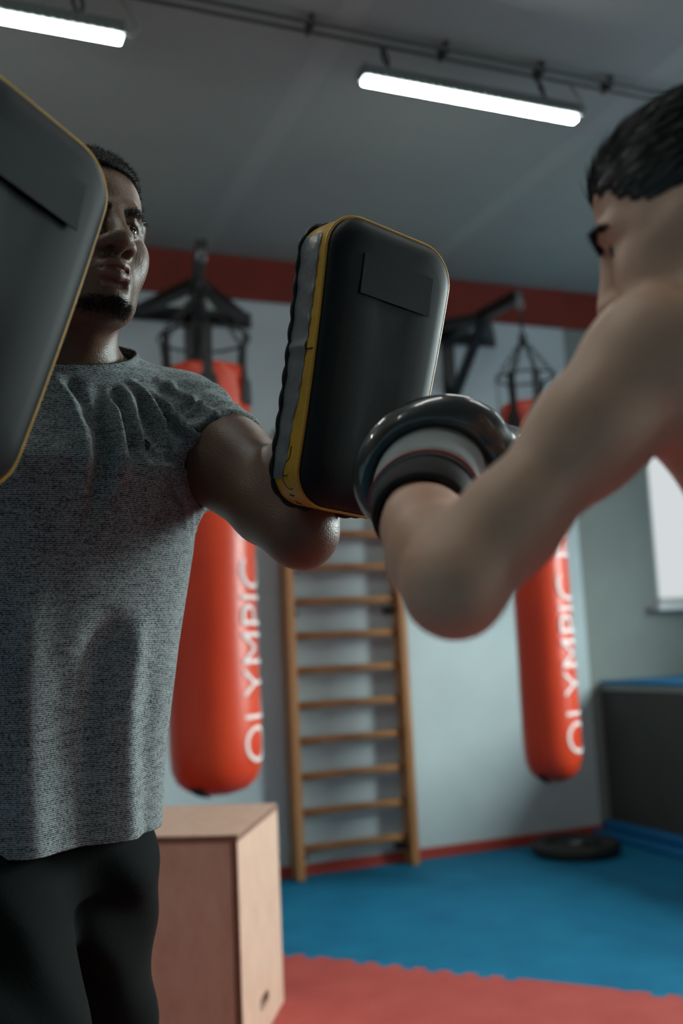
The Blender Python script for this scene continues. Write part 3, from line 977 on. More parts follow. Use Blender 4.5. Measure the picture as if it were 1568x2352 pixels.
# ================================================================== heads, hands, shared anatomy
LIP_U = [((-.026, -.0885, -.0742), .0026), ((-.012, -.1015, -.0682), .0056), ((-.004, -.1055, -.0672), .0062), ((0, -.1055, -.0684), .0060), ((.004, -.1055, -.0672), .0062), ((.012, -.1015, -.0682), .0056), ((.026, -.0885, -.0742), .0026)]
LIP_L = [((-.024, -.0885, -.0762), .0026), ((-.012, -.0990, -.0810), .0062), ((0, -.1025, -.0822), .0074), ((.012, -.0990, -.0810), .0062), ((.024, -.0885, -.0762), .0026)]
EYE_C = (.0315, -.0745, 0.0)
EYE_R = .0122

def add_head(f, fr, nose_w=1.0, nose_y=1.0, brow=1.0, jaw=1.0, lips=1.0, frown=0.0, eye_open=1.0):
    k = .018
    f.ell((0, .012, .034), (.0755, .098, .084), 0.0, fr=fr)
    f.ell((0, -.040, .044), (.0600, .053, .056), .03, fr=fr)
    f.ell((0, -.022, -.040), (.0600, .064, .078), .035, fr=fr)
    for s in (-1, 1):
        f.chain([((s * .056, .014, -.030), .017), ((s * .048 * jaw, .002, -.062), .017), ((s * .032 * jaw, -.040, -.092), .017), ((s * .012, -.070, -.103), .0165)], .03, fr=fr)
        f.cone((s * .046, -.060, -.024), (s * .066, -.018, -.010), .019, .012, .022, fr=fr)
        f.ell((s * .040, -.062, -.046), (.022, .022, .028), .025, fr=fr)
    f.ell((0, -.074, -.104), (.020, .0175, .0165), .022, fr=fr)
    f.ell((0, -.079, -.072), (.030, .0215, .025), .02, fr=fr)
    for s in (-1, 1):
        f.chain([((s * .010, -.0885, .0125), .0090), ((s * .028, -.0855, .0180 + frown), .0094), ((s * .047, -.0690, .0150), .0082), ((s * .059, -.048, .006), .008)], .016 * brow, fr=fr)
        f.ell((s * .0315, -.0955, -.0005), (.0185, .0150, .0118), .012, 'sub', fr=fr)
        f.ell((s * .0135, -.0975, .001), (.006, .010, .010), .010, 'sub', fr=fr)
        # lids: a shell round the eyeball with an almond opening
        f.ell((s * EYE_C[0], EYE_C[1], EYE_C[2]), (EYE_R + .0026,) * 3, .005, fr=fr)
        f.chain([((s * .0190, -.0868, .0062), .0022), ((s * .0315, -.0895, .0085), .0026), ((s * .0440, -.0810, .0055), .0022)], .004, fr=fr)
        f.chain([((s * .0200, -.0860, -.0070), .0018), ((s * .0315, -.0882, -.0094), .0022), ((s * .0430, -.0800, -.0068), .0018)], .006, fr=fr)
        f.ell((s * .0320, -.0895 + .003 * (eye_open - 1), -.0004), (.0132 * eye_open, .0130 * eye_open, .0047 * eye_open), .0015, 'sub', fr=fr, rz=s * (.22 + .5 * (eye_open - 1)))
    # nose
    ny = lambda v: -.092 + (v + .092) * nose_y
    f.chain([((0, -.0905, .012), .0085), ((0, ny(-.0975), -.004), .0083), ((0, ny(-.1080), -.024), .0098), ((0, ny(-.1150), -.0345), .0112)], .014, fr=fr)
    f.ell((0, ny(-.1150), -.0370), (.0135 * nose_w, .0115, .0108), .010, fr=fr)
    for s in (-1, 1):
        f.ell((s * .0158 * nose_w, -.1015, -.0405), (.0100, .0125, .0098), .008, fr=fr)
        f.ell((s * .0085 * nose_w, -.1045, -.0500), (.0056 * nose_w, .0078, .0058), .003, 'sub', fr=fr)
    f.cone((0, ny(-.1130), -.0450), (0, -.0960, -.0530), .0050, .0060, .006, fr=fr)
    f.cone((0, -.1055, -.0560), (0, -.1085, -.0630), .0024, .0026, .005, 'sub', fr=fr)
    f.chain([(p, r * lips) for p, r in LIP_U], .0055, fr=fr)
    f.chain([(p, r * lips) for p, r in LIP_L], .0055, fr=fr)
    f.chain([((-.027, -.0905, -.0750), .0009), ((-.012, -.1055, -.0748), .0014), ((0, -.1110, -.0750), .0014), ((.012, -.1055, -.0748), .0014), ((.027, -.0905, -.0750), .0009)], .0030, 'sub', fr=fr)
    f.chain([((-.013, -.098, -.0915), .0035), ((.013, -.098, -.0915), .0035)], .008, 'sub', fr=fr)
    for s in (-1, 1):   # ears
        f.ell((s * .077, .014, -.012), (.008, .0185, .032), .010, fr=fr, rz=-s * .35)
        f.ell((s * .0835, .009, -.010), (.0045, .010, .019), .006, 'sub', fr=fr)
        f.chain([((s * .079, -.004, .004), .0032), ((s * .086, .010, .019), .0036), ((s * .088, .025, .006), .0038), ((s * .084, .020, -.022), .0036), ((s * .077, .004, -.038), .0046)], .004, fr=fr)

def add_hand(f, fr, sc=1.0):
    """gripping hand; frame origin on the gripped bar (x along it), y away from what the bar is fixed to, z along the forearm"""
    f.ell((0, .030, -.034), (.040 * sc, .017, .046), .02, fr=fr)
    for i, (x, ln) in enumerate(((-.031, .92), (-.011, 1.05), (.010, 1.0), (.030, .82))):
        x *= sc
        f.chain([((x, .030, -.012), .0105), ((x, .033, .016 * ln), .0100), ((x, .020, .035 * ln), .0088), ((x, -.001, .034 * ln), .0082), ((x, -.012, .014 * ln), .0074)], .006, fr=fr)
    f.chain([((-.036 * sc, .030, -.052), .0130), ((-.044 * sc, .014, -.026), .0112), ((-.030 * sc, -.006, -.016), .0095), ((-.012 * sc, -.013, -.010), .0080)], .008, fr=fr)

def make_eye(name, c, gaze, iris, parent):
    bm = bmesh.new()
    g = Vector(unit(gaze))
    rot = Vector((0, 0, 1)).rotation_difference(g).to_matrix().to_4x4()
    bmesh.ops.create_uvsphere(bm, u_segments=32, v_segments=40, radius=EYE_R)
    for fc in bm.faces:
        a = math.acos(max(-1, min(1, fc.calc_center_median().normalized().z)))
        fc.material_index = 2 if a < .22 else (1 if a < .52 else 0)
    bmesh.ops.transform(bm, matrix=Matrix.Translation(Vector(c)) @ rot, verts=bm.verts)
    o = frombm(name, bm, mat('eye_white', srgb(196, 188, 180), 0.12, spec=0.6), parent, True)
    o.data.materials.append(mat(iris, srgb(46, 28, 16), 0.1, spec=0.7))
    o.data.materials.append(mat('pupil_black', srgb(8, 8, 8), 0.08, spec=0.8))
    return o

def seg_dist(P, chain):
    best = np.full(len(P), 9.0)
    for (a, ra), (b, rb) in zip(chain, chain[1:]):
        a = np.array(a); b = np.array(b); ba = b - a
        h = np.clip(((P - a) @ ba) / (ba @ ba), 0, 1)
        best = np.minimum(best, np.linalg.norm(P - a - h[:, None] * ba, axis=1) - (ra + (rb - ra) * h))
    return best

def sstep(x, a, b):
    t = np.clip((x - a) / (b - a), 0, 1); return t * t * (3 - 2 * t)

def cut(bm, co, no, sel=None):
    """remove what lies on the positive side of a plane, only among the selected faces"""
    fs = [q for q in bm.faces if sel is None or sel(q.calc_center_median())]
    es = {e for q in fs for e in q.edges}; vs = {v for q in fs for v in q.verts}
    bmesh.ops.bisect_plane(bm, geom=list(vs) + list(es) + fs, plane_co=co, plane_no=no, clear_outer=False)
    no = Vector(no); co = Vector(co)
    dead = [q for q in bm.faces if (sel is None or sel(q.calc_center_median())) and (q.calc_center_median() - co).dot(no) > 0]
    bmesh.ops.delete(bm, geom=dead, context='FACES')

# ================================================================== the man
TL = np.array((.952, .306, 0.0)); TB = np.array((-.306, .952, 0.0))    # his left, his back
TFR = Frame(np.stack([TL, TB, [0, 0, 1]], 1), (0, 0, 0))
def T_(x, y, z): return TFR.R @ np.array((x, y, z))
def tl(p): return TFR.R.T @ np.array(p, float)

HYAW, HPITCH, HROLL = math.radians(43 - 22.19), math.radians(3), math.radians(3)
fwd = np.array((math.sin(HYAW) * math.cos(HPITCH), -math.cos(HYAW) * math.cos(HPITCH), math.sin(HPITCH)))
hx = unit(np.cross((0, 0, 1), -fwd)) * -1
hx = unit(np.cross(-fwd, (0, 0, 1)))
hz = np.cross(hx, -fwd)
hx, hz = hx * math.cos(HROLL) - hz * math.sin(HROLL), hz * math.cos(HROLL) + hx * math.sin(HROLL)
HR = np.stack([hx, -fwd, hz], 1)
NOSE_W = np.array((0.198, 1.104, 1.5695))
HFR = Frame(HR, NOSE_W - HR @ (np.array((0, -.126, -.037)) * .905), .905)
man_loc = (0.145, 1.33, 0.0)

NB = np.array((.148, 1.290, 1.435))                   # base of the neck
L_SH, L_EL = np.array((.310, 1.338, 1.402)), np.array((.402, 1.122, 1.233))
padA = Frame(np.array(PAD_A_M), PAD_A_C); padB = Frame(np.array(PAD_B_M), PAD_B_C)
L_HAND = padA.w((.020, .066 + .052, .105)); L_WR = padA.w((.018, .066 + .082, .030))
R_SH, R_EL = np.array((-.010, 1.236, 1.395)), np.array((-.23, 1.10, 1.28))
GRIP_B = padB.w((-.03, .058 + .052, -.01))
rz = unit(GRIP_B - R_EL); ryv = padB.R[:, 1] - rz * (padB.R[:, 1] @ rz); ryv = unit(ryv)
RHF = Frame(np.stack([np.cross(ryv, rz), ryv, rz], 1), GRIP_B)
R_WR = RHF.w((0, .032, -.085))
hw = [HFR.w(p) for p in ((-.11, -.13, -.14), (.11, .12, .13), (-.11, .12, -.14), (.11, -.13, .13))]
hl, hh = np.min(hw, 0), np.max(hw, 0)
f = Field(axis(-.32, .58, .0065, [(hl[0], hh[0], .0021), (.40, .53, .0042)]),
          axis(.84, 1.86, .0065, [(hl[1], hh[1], .0021)]),
          axis(-.01, 1.80, .0075, [(hl[2], hh[2], .0021), (1.10, hl[2], .0055)]))
# torso, legs
f.eltube([(z, a * .93, b * .92, cx, cy) for z, a, b, cx, cy in
          [(1.42, .09, .07, *tl(NB)[:2]), (1.39, .150, .090, *tl((.15, 1.288, 0))[:2]), (1.32, .172, .112, *tl((.15, 1.285, 0))[:2]),
           (1.20, .160, .108, *tl((.152, 1.30, 0))[:2]), (1.08, .140, .098, *tl((.135, 1.325, 0))[:2]), (0.96, .142, .098, *tl((.118, 1.345, 0))[:2]), (0.84, .142, .098, *tl((.108, 1.36, 0))[:2])]], 0.02, fr=TFR)
PELV = np.array((.108, 1.360, 0))
hip = {1: T_(*tl(PELV)[:2], .86) + TL * .076, -1: T_(*tl(PELV)[:2], .86) - TL * .082 - TB * .04}
knee = {1: np.array((.190, 1.49, .47)), -1: np.array((.060, 1.205, .47))}
ank = {1: np.array((.205, 1.64, .085)), -1: np.array((.050, 1.235, .085))}
for s in (1, -1):
    f.chain([(hip[s], .068), (knee[s], .048), (knee[s] + (ank[s] - knee[s]) * .35 + TB * .012, .046), (ank[s], .036)], .03)
    f.chain([(ank[s], .036), (ank[s] + TB * .035 - (0, 0, .045), .030), (ank[s] - TB * .10 - (0, 0, .055), .024), (ank[s] - TB * .15 - (0, 0, .06), .019)], .02)
# neck with its two muscles, collar bones
f.cone(HFR.w((0, .028, -.045)), NB + (0, .012, -.02), .057, .064, .03)
for s in (1, -1):
    f.cone(HFR.w((s * .058, .022, -.050)), NB + TL * s * .022 - TB * .055 + (0, 0, -.005), .015, .012, .018)
    f.cone(NB + TL * s * .03 - TB * .048 + (0, 0, -.012), (L_SH if s > 0 else R_SH) + (0, 0, .02) - TB * .02, .012, .014, .03)
    f.cone(NB + TB * .01 + (0, 0, .02), (L_SH if s > 0 else R_SH) + (0, 0, .01), .050, .048, .04)
f.cone(HFR.w((0, -.035, -.105)), NB - TB * .035 + (0, 0, .02), .020, .016, .03)
# arms
d = unit(L_EL - L_SH)
f.chain([(L_SH, .053), (L_SH + (L_EL - L_SH) * .45 + (0, 0, .008), .0525), (L_SH + (L_EL - L_SH) * .80, .0455), (L_EL, .040)], .03)
f.cone(L_SH + (L_EL - L_SH) * .35 + np.array((0, -.010, .016)), L_SH + (L_EL - L_SH) * .72 + np.array((0, -.012, .012)), .038, .030, .03)   # biceps
f.cone(L_SH + (L_EL - L_SH) * .3 + np.array((0, .01, -.018)), L_SH + (L_EL - L_SH) * .75 + np.array((0, .012, -.014)), .038, .030, .03)      # triceps
f.ell(L_EL + np.array((.008, .004, -.018)), (.026, .026, .024), .025)
fa = L_WR - L_EL
f.chain([(L_EL, .041), (L_EL + fa * .28, .0425), (L_EL + fa * .7, .036), (L_WR, .028)], .03)
add_hand(f, Frame(padA.R, L_HAND))
f.chain([(R_SH, .053), (R_SH + (R_EL - R_SH) * .5, .053), (R_EL, .042)], .03)
fa = R_WR - R_EL
f.chain([(R_EL, .042), (R_EL + fa * .3, .046), (R_EL + fa * .7, .036), (R_WR, .028)], .03)
add_hand(f, RHF)
add_head(f, HFR, nose_w=1.14, lips=1.12, jaw=1.02)
V, Fc = f.mesh(); del f
M_SKIN_D = masked_skin('dark_skin', srgb(98, 70, 52), srgb(124, 80, 70), srgb(34, 27, 23), 0.42, 0.08)
me = npmesh('person', V, Fc)
LV = (V - HFR.t) @ HFR.R / HFR.s
near = np.linalg.norm(LV, axis=1) < .2
lipm = np.zeros(len(V)); stub = np.zeros(len(V))
q = LV[near]
dl = np.minimum(seg_dist(q, LIP_U), seg_dist(q, LIP_L))
lipm[near] = 1 - sstep(dl, .0005, .0035)
# beard shadow along the jaw and under the chin, thin moustache line
jd = seg_dist(q, [((-.062, .01, -.05), .006), ((-.050, -.012, -.082), .012), ((0, -.078, -.112), .016), ((.050, -.012, -.082), .012), ((.062, .01, -.05), .006)])
mo = seg_dist(q, [((-.024, -.094, -.068), .002), ((0, -.108, -.060), .003), ((.024, -.094, -.068), .002)])
stub[near] = np.maximum((1 - sstep(jd, .002, .012)) * .75, (1 - sstep(mo, .0, .006)) * .4)
stub[near] *= (1 - lipm[near])
vattr(me, 'lips', lipm); vattr(me, 'stubble', stub)
man = link('person', me, M_SKIN_D)
man.location = (0, 0, 0)
props(man, 'man in a grey heathered t-shirt and black trousers holding up two kick pads', 'person')

for s in (-1, 1):
    make_eye('eye', HFR.w((s * EYE_C[0], EYE_C[1], EYE_C[2])), HR @ np.array((.26, -1, -.06)), 'iris_brown', man)

# short hair: cap with noise, plus thousands of short curls
M_HAIR = mat('black_hair', srgb(22, 19, 17), 0.65, var=0.25, vscale=90, spec=0.3)
M_HAIR2 = mat('black_beard', srgb(20, 17, 15), 0.7, spec=0.25)
f = Field(axis(hl[0], hh[0] + .02, .003), axis(hl[1], hh[1] + .02, .003), axis(hl[2], hh[2] + .02, .003))
f.ell((0, .012, .034), (.0765 + .008, .098 + .008, .084 + .012), 0, fr=HFR)
f.ell((0, -.038, .046), (.0615 + .005, .052 + .005, .056 + .011), .03, fr=HFR)
def hairline(x, y, z):
    ln = np.interp(y, [-.10, -.075, -.055, -.030, -.010, .01, .05, .11], [.078, .076, .066, .048, .020, -.005, -.040, -.055])
    return ln + .012 * (np.abs(x) / .06) ** 3 * (y < -.04) - z
f.put(hairline, (-.12, -.14, -.14), (.12, .14, .15), .004, 'int', HFR)
Vh, Fh = f.mesh()
ph = np.sin(Vh[:, 0] * 700) * np.sin(Vh[:, 1] * 760 + 1) * np.sin(Vh[:, 2] * 720 + 2)
c0 = HFR.w((0, .01, .03))
Vh = Vh + (Vh - c0) / np.linalg.norm(Vh - c0, axis=1)[:, None] * (ph * .0012)[:, None]
hair = link('hair', npmesh('hair', Vh, Fh), M_HAIR, man)
hn = vnormals(hair.data)
i = RNG.choice(len(Vh), 15000)
i = i[((Vh[i] - HFR.t) @ HFR.R)[:, 2] > -.03]
props(strands('hair_curls', Vh[i], hn[i], .0075, .00032, M_HAIR, hair, .55), kind='stuff')

# beard and eyebrows rooted on the skin
sn = vnormals(me)
def on_skin(mask_fn, n):
    idx = np.where(near)[0]; wgt = mask_fn((V[idx] - HFR.t) @ HFR.R / HFR.s)
    idx = idx[wgt > 0]; wgt = wgt[wgt > 0]
    k = RNG.choice(len(idx), n, p=wgt / wgt.sum())
    return V[idx[k]] + RNG.normal(0, .0008, (n, 3)), sn[idx[k]]
def beard_mask(P):
    d = seg_dist(P, [((-.040, -.040, -.106), .004), ((-.018, -.078, -.112), .011), ((0, -.088, -.110), .013), ((.018, -.078, -.112), .011), ((.040, -.040, -.106), .004)])
    return (1 - sstep(d, -.002, .007)) * (P[:, 1] < -.03) * (P[:, 2] < -.108)
p, n = on_skin(beard_mask, 1900)
props(strands('beard', p, n, .0060, .00024, M_HAIR2, man, .5, dirs=n * .7 + HR @ np.array((0, 0, -.6))), kind='stuff')
for s in (-1, 1):
    def bm_(P, s=s):
        d = seg_dist(P * (1, 0, 1), [((s * .012, 0, .0120), .0026), ((s * .030, 0, .0190), .0032), ((s * .046, 0, .0180), .0020), ((s * .054, 0, .0135), .001)])
        return (1 - sstep(d, -.001, .0025)) * (P[:, 1] < -.035)
    p, n = on_skin(bm_, 620)
    props(strands('eyebrow', p, n, .0052, .00022, M_HAIR2, man, .25, dirs=n * .35 + HR @ np.array((s * .9, .1, .35))), kind='stuff')

# ------------------------------------------------------------------ t-shirt
M_SHIRT = bpy.data.materials.new('heather_knit'); M_SHIRT.use_nodes = True
nt = M_SHIRT.node_tree; pb_ = nt.nodes['Principled BSDF']; pb_.inputs['Roughness'].default_value = 0.9; pb_.inputs['Specular IOR Level'].default_value = 0.15
tc = nt.nodes.new('ShaderNodeTexCoord')
def nd(t, **kw):
    n_ = nt.nodes.new(t)
    for a, v in kw.items(): setattr(n_, a, v)
    return n_
mp1 = nd('ShaderNodeMapping'); mp1.inputs['Scale'].default_value = (330, 330, 470)
nt.links.new(tc.outputs['Object'], mp1.inputs[0])
n1 = nd('ShaderNodeTexNoise'); n1.inputs['Scale'].default_value = 1.0; n1.inputs['Detail'].default_value = 1.5
nt.links.new(mp1.outputs[0], n1.inputs['Vector'])
wv = nd('ShaderNodeTexWave', bands_direction='Z'); wv.inputs['Scale'].default_value = 136; wv.inputs['Distortion'].default_value = 0.6; wv.inputs['Detail'].default_value = 1
nt.links.new(tc.outputs['Object'], wv.inputs['Vector'])
n2 = nd('ShaderNodeTexNoise'); n2.inputs['Scale'].default_value = 1.0; n2.inputs['Detail'].default_value = 2
mp2 = nd('ShaderNodeMapping'); mp2.inputs['Scale'].default_value = (40, 40, 160)
nt.links.new(tc.outputs['Object'], mp2.inputs[0]); nt.links.new(mp2.outputs[0], n2.inputs['Vector'])
mA = nd('ShaderNodeMath', operation='MULTIPLY'); nt.links.new(n1.outputs['Fac'], mA.inputs[0]); mA.inputs[1].default_value = 0.9
mB = nd('ShaderNodeMath', operation='MULTIPLY_ADD'); nt.links.new(wv.outputs['Fac'], mB.inputs[0]); mB.inputs[1].default_value = 0.34; nt.links.new(mA.outputs[0], mB.inputs[2])
mC = nd('ShaderNodeMath', operation='MULTIPLY_ADD'); nt.links.new(n2.outputs['Fac'], mC.inputs[0]); mC.inputs[1].default_value = 0.35; nt.links.new(mB.outputs[0], mC.inputs[2])
rp = nd('ShaderNodeValToRGB'); rp.color_ramp.elements[0].position = 0.52; rp.color_ramp.elements[1].position = 1.05
rp.color_ramp.elements[0].color = srgb(36, 42, 45); rp.color_ramp.elements[1].color = srgb(150, 159, 160)
nt.links.new(mC.outputs[0], rp.inputs[0]); nt.links.new(rp.outputs[0], pb_.inputs['Base Color'])
bp = nd('ShaderNodeBump'); bp.inputs['Strength'].default_value = 0.35; bp.inputs['Distance'].default_value = 0.0012
nt.links.new(mC.outputs[0], bp.inputs['Height']); nt.links.new(bp.outputs[0], pb_.inputs['Normal'])

HEM = 0.868
CUFF = .38
SROWS = [(1.47, .072, .066, *tl(NB)[:2]), (1.43, .120, .082, *tl(NB)[:2]), (1.39, .163, .102, *tl((.150, 1.287, 0))[:2]), (1.32, .183, .124, *tl((.150, 1.285, 0))[:2]),
         (1.22, .176, .124, *tl((.145, 1.297, 0))[:2]), (1.10, .168, .126, *tl((.134, 1.320, 0))[:2]), (0.97, .170, .130, *tl((.118, 1.345, 0))[:2]), (0.82, .176, .136, *tl((.103, 1.362, 0))[:2])]
f = Field(axis(-.33, .52, .0040), axis(1.0, 1.60, .0040), axis(.80, 1.52, .0040))
f.eltube(SROWS, 0.02, fr=TFR)
hollows = []
for s, sh, el in ((1, L_SH, L_EL), (-1, R_SH, R_EL)):
    f.cone(NB + (0, 0, .005) + TB * .008, sh + (0, 0, .008), .062, .064, .045)
    dn = unit(el - sh); cc_ = sh + (el - sh) * CUFF
    def sleeve(x, y, z, sh=sh, dn=dn, cc_=cc_):
        px, py, pz = x - sh[0], y - sh[1], z - sh[2]
        u = px * dn[0] + py * dn[1] + pz * dn[2]
        h = np.maximum(u, 0)
        d_ = np.sqrt((px - h * dn[0]) ** 2 + (py - h * dn[1]) ** 2 + (pz - h * dn[2]) ** 2) - (.0680 + .035 * np.clip(h - .04, 0, .08))
        pl = (x - cc_[0]) * dn[0] + (y - cc_[1]) * dn[1] + (z - cc_[2]) * dn[2]
        return np.maximum(d_, pl).astype(np.float32)
    f.put(sleeve, sh - .13, sh + .13, .028)
    def hollow(x, y, z, sh=sh, dn=dn, cc_=cc_):
        px, py, pz = x - sh[0], y - sh[1], z - sh[2]
        u = px * dn[0] + py * dn[1] + pz * dn[2]
        d_ = np.sqrt((px - u * dn[0]) ** 2 + (py - u * dn[1]) ** 2 + (pz - u * dn[2]) ** 2) - (.0680 - .0062 + .035 * np.clip(u - .04, 0, .08))
        v = (x - cc_[0]) * dn[0] + (y - cc_[1]) * dn[1] + (z - cc_[2]) * dn[2]
        return np.maximum(d_, np.maximum(-.035 - v, v - .012)).astype(np.float32)
    hollows.append((hollow, sh))
for fn_, sh in hollows: f.put(fn_, sh - .14, sh + .14, .002, 'sub')
V2, F2 = f.mesh(); del f
bm = bmesh.new(); me2 = npmesh('t_shirt', V2, F2); bm.from_mesh(me2); bpy.data.meshes.remove(me2)
# folds: ridges (+) and troughs (-) drawn as lines over the front, (s along his left, z)
def sl_(pts): return [(float(np.array(p) @ TL), p[2]) for p in pts]
FOLDS = [(+.0050, .010, sl_([(.129, 1.17, 1.433), (.142, 1.178, 1.392), (.148, 1.185, 1.355), (.150, 1.19, 1.30), (.152, 1.19, 1.24)])),
         (-.0050, .009, sl_([(.150, 1.17, 1.430), (.162, 1.178, 1.392), (.166, 1.185, 1.35)])),
         (-.0075, .011, sl_([(.191, 1.182, 1.425), (.181, 1.187, 1.383), (.173, 1.191, 1.345), (.160, 1.196, 1.29), (.150, 1.2, 1.23)])),
         (+.0050, .010, sl_([(.206, 1.182, 1.41), (.200, 1.187, 1.37), (.193, 1.191, 1.32), (.185, 1.196, 1.26)])),
         (-.0060, .007, sl_([(.209, 1.186, 1.425), (.208, 1.19, 1.391), (.211, 1.194, 1.355), (.213, 1.194, 1.30)])),
         (+.0040, .008, sl_([(.222, 1.186, 1.43), (.226, 1.19, 1.38), (.229, 1.194, 1.33)])),
         (-.0055, .007, sl_([(.236, 1.19, 1.40), (.241, 1.19, 1.36), (.243, 1.194, 1.31)])),
         (+.0060, .006, sl_([(.231, 1.187, 1.441), (.256, 1.195, 1.406), (.264, 1.201, 1.37), (.266, 1.206, 1.325)])),
         (-.0065, .006, sl_([(.243, 1.193, 1.413), (.248, 1.198, 1.389), (.254, 1.203, 1.34)])),
         (+.0065, .007, sl_([(.259, 1.193, 1.430), (.290, 1.201, 1.391), (.299, 1.206, 1.366), (.302, 1.21, 1.31)])),
         (-.0070, .006, sl_([(.262, 1.194, 1.418), (.280, 1.201, 1.394), (.285, 1.204, 1.36)])),
         (+.0040, .006, sl_([(.290, 1.20, 1.445), (.318, 1.21, 1.415), (.330, 1.21, 1.38)])),
         (-.0180, .022, sl_([(.190, 1.222, 1.150), (.165, 1.227, 1.079), (.157, 1.236, 0.993), (.160, 1.254, 0.865)])),
         (+.0110, .020, sl_([(.085, 1.202, 1.190), (.084, 1.219, 1.044), (.092, 1.241, 0.864)])),
         (+.0100, .017, sl_([(.222, 1.229, 1.150), (.208, 1.243, 1.034), (.216, 1.265, 0.865)])),
         (-.0070, .016, sl_([(.125, 1.229, 1.100), (.122, 1.243, 1.014), (.126, 1.265, 0.865)])),
         (-.0060, .018, sl_([(.045, 1.229, 1.150), (.042, 1.243, 1.014), (.046, 1.265, 0.865)])),
         (-.0045, .014, sl_([(.255, 1.229, 1.080), (.250, 1.243, 1.0), (.255, 1.265, 0.865)]))]
bm.verts.ensure_lookup_table(); bm.normal_update()
P = np.array([v.co[:] for v in bm.verts]); Nn = np.array([v.normal[:] for v in bm.verts])
S = P @ TL; Bk = P @ TB
cyc = np.interp(P[:, 2], [r[0] for r in SROWS[::-1]], [r[4] for r in SROWS[::-1]])
front = sstep(cyc - Bk, .0, .05)
disp = np.zeros(len(P))
for amp, wd, ln in FOLDS:
    best = np.full(len(P), 9.0); tt = np.zeros(len(P)); tot = len(ln) - 1
    q = np.stack([S, P[:, 2]], 1)
    for i, (a, b) in enumerate(zip(ln, ln[1:])):
        a = np.array(a); b = np.array(b); ba = b - a
        h = np.clip(((q - a) @ ba) / (ba @ ba), 0, 1)
        dd = np.linalg.norm(q - a - h[:, None] * ba, axis=1)
        m = dd < best; best[m] = dd[m]; tt[m] = (i + h[m]) / tot
    low = ln[-1][1] < .9
    env = sstep(tt, -.02, .25) * ((1 - sstep(tt, .7, 1.02)) if not low else 1)
    disp += amp * env * np.exp(-(best / wd) ** 2)
disp *= front * np.where(P[:, 2] > 1.2, 1.9, 1.0)
# back and sides: gentle drape; sleeves: creases round the arm
az = np.arctan2(S - tl((.148, 1.31, 0))[0], -(Bk - tl((.148, 1.31, 0))[1]))
disp += (1 - front) * .004 * np.sin(az * 9 + P[:, 2] * 6) * sstep(1.36 - P[:, 2], 0, .2)
for sh, el in ((L_SH, L_EL), (R_SH, R_EL)):
    ax_ = unit(el - sh); u = (P - sh) @ ax_; rr = np.linalg.norm(P - sh - u[:, None] * ax_, axis=1)
    m = (rr < .10) & (u > .01)
    tw = np.arctan2((P - sh) @ np.array((0, 0, 1.0)), (P - sh) @ np.array((.7, -.7, 0)))
    disp += m * sstep(u, .01, .05) * (.0034 * np.sin(u * 260 + tw * 2.2) * (.4 + .6 * np.sin(tw * 1.3 + .6)) + .0016 * np.sin(u * 420 + tw * 5 + 1))
    disp += m * .004 * (1 - sstep(np.abs(u - .020), .0, .012))
P = P + Nn * disp[:, None]
for v, p_ in zip(bm.verts, P): v.co = p_
# openings: hem, cuffs, neck
cut(bm, (0, 0, HEM), (0.0, 0.0, -1))
neck_ax = Vector(unit((0.03, -.62, 1.0))); neck_co = Vector(NB) + Vector((.008, -.038, .029))
nbv = Vector(NB)
cut(bm, neck_co, neck_ax, lambda p: (p - nbv).length < .16 and p.z > 1.40)
bmesh.ops.delete(bm, geom=[v for v in bm.verts if not v.link_faces], context='VERTS')
# neck loop for the ribbed collar
loop = [v.co.copy() for v in bm.verts if any(e.is_boundary for e in v.link_edges) and (v.co - nbv).length < .15 and v.co.z > 1.40]
shirt = frombm('t_shirt', bm, M_SHIRT, man, True)
shirt['label'] = 'grey heathered short-sleeved t-shirt'
sm = shirt.modifiers.new('thick', 'SOLIDIFY'); sm.thickness = 0.002; sm.offset = -1
ctr = sum(loop, Vector()) / len(loop)
e1 = neck_ax.orthogonal().normalized(); e2 = neck_ax.cross(e1)
an = sorted(((math.atan2((p - ctr).dot(e2), (p - ctr).dot(e1)), p) for p in loop), key=lambda q: q[0])
bm = bmesh.new(); NR = 72; prev = []
rows = []
for (off, rad) in ((-.010, 1.075), (-.006, 1.058), (.001, 1.02), (.0055, .992), (.0068, .978), (.0045, .968)):
    row = []
    for k in range(NR):
        a = -PI + 2 * PI * k / NR
        near_ = sorted(an, key=lambda q: min(abs(q[0] - a), 2 * PI - abs(q[0] - a)))[:3]
        rr = sum((q[1] - ctr - neck_ax * (q[1] - ctr).dot(neck_ax)).length for q in near_) / 3
        row.append(bm.verts.new(ctr + (e1 * math.cos(a) + e2 * math.sin(a)) * rr * rad + neck_ax * off))
    rows.append(row)
for A, B in zip(rows, rows[1:]):
    for k in range(NR): bm.faces.new((A[k], A[(k + 1) % NR], B[(k + 1) % NR], B[k]))
o = frombm('collar', bm, M_SHIRT, shirt, True)
sm = o.modifiers.new('thick', 'SOLIDIFY'); sm.thickness = 0.0018
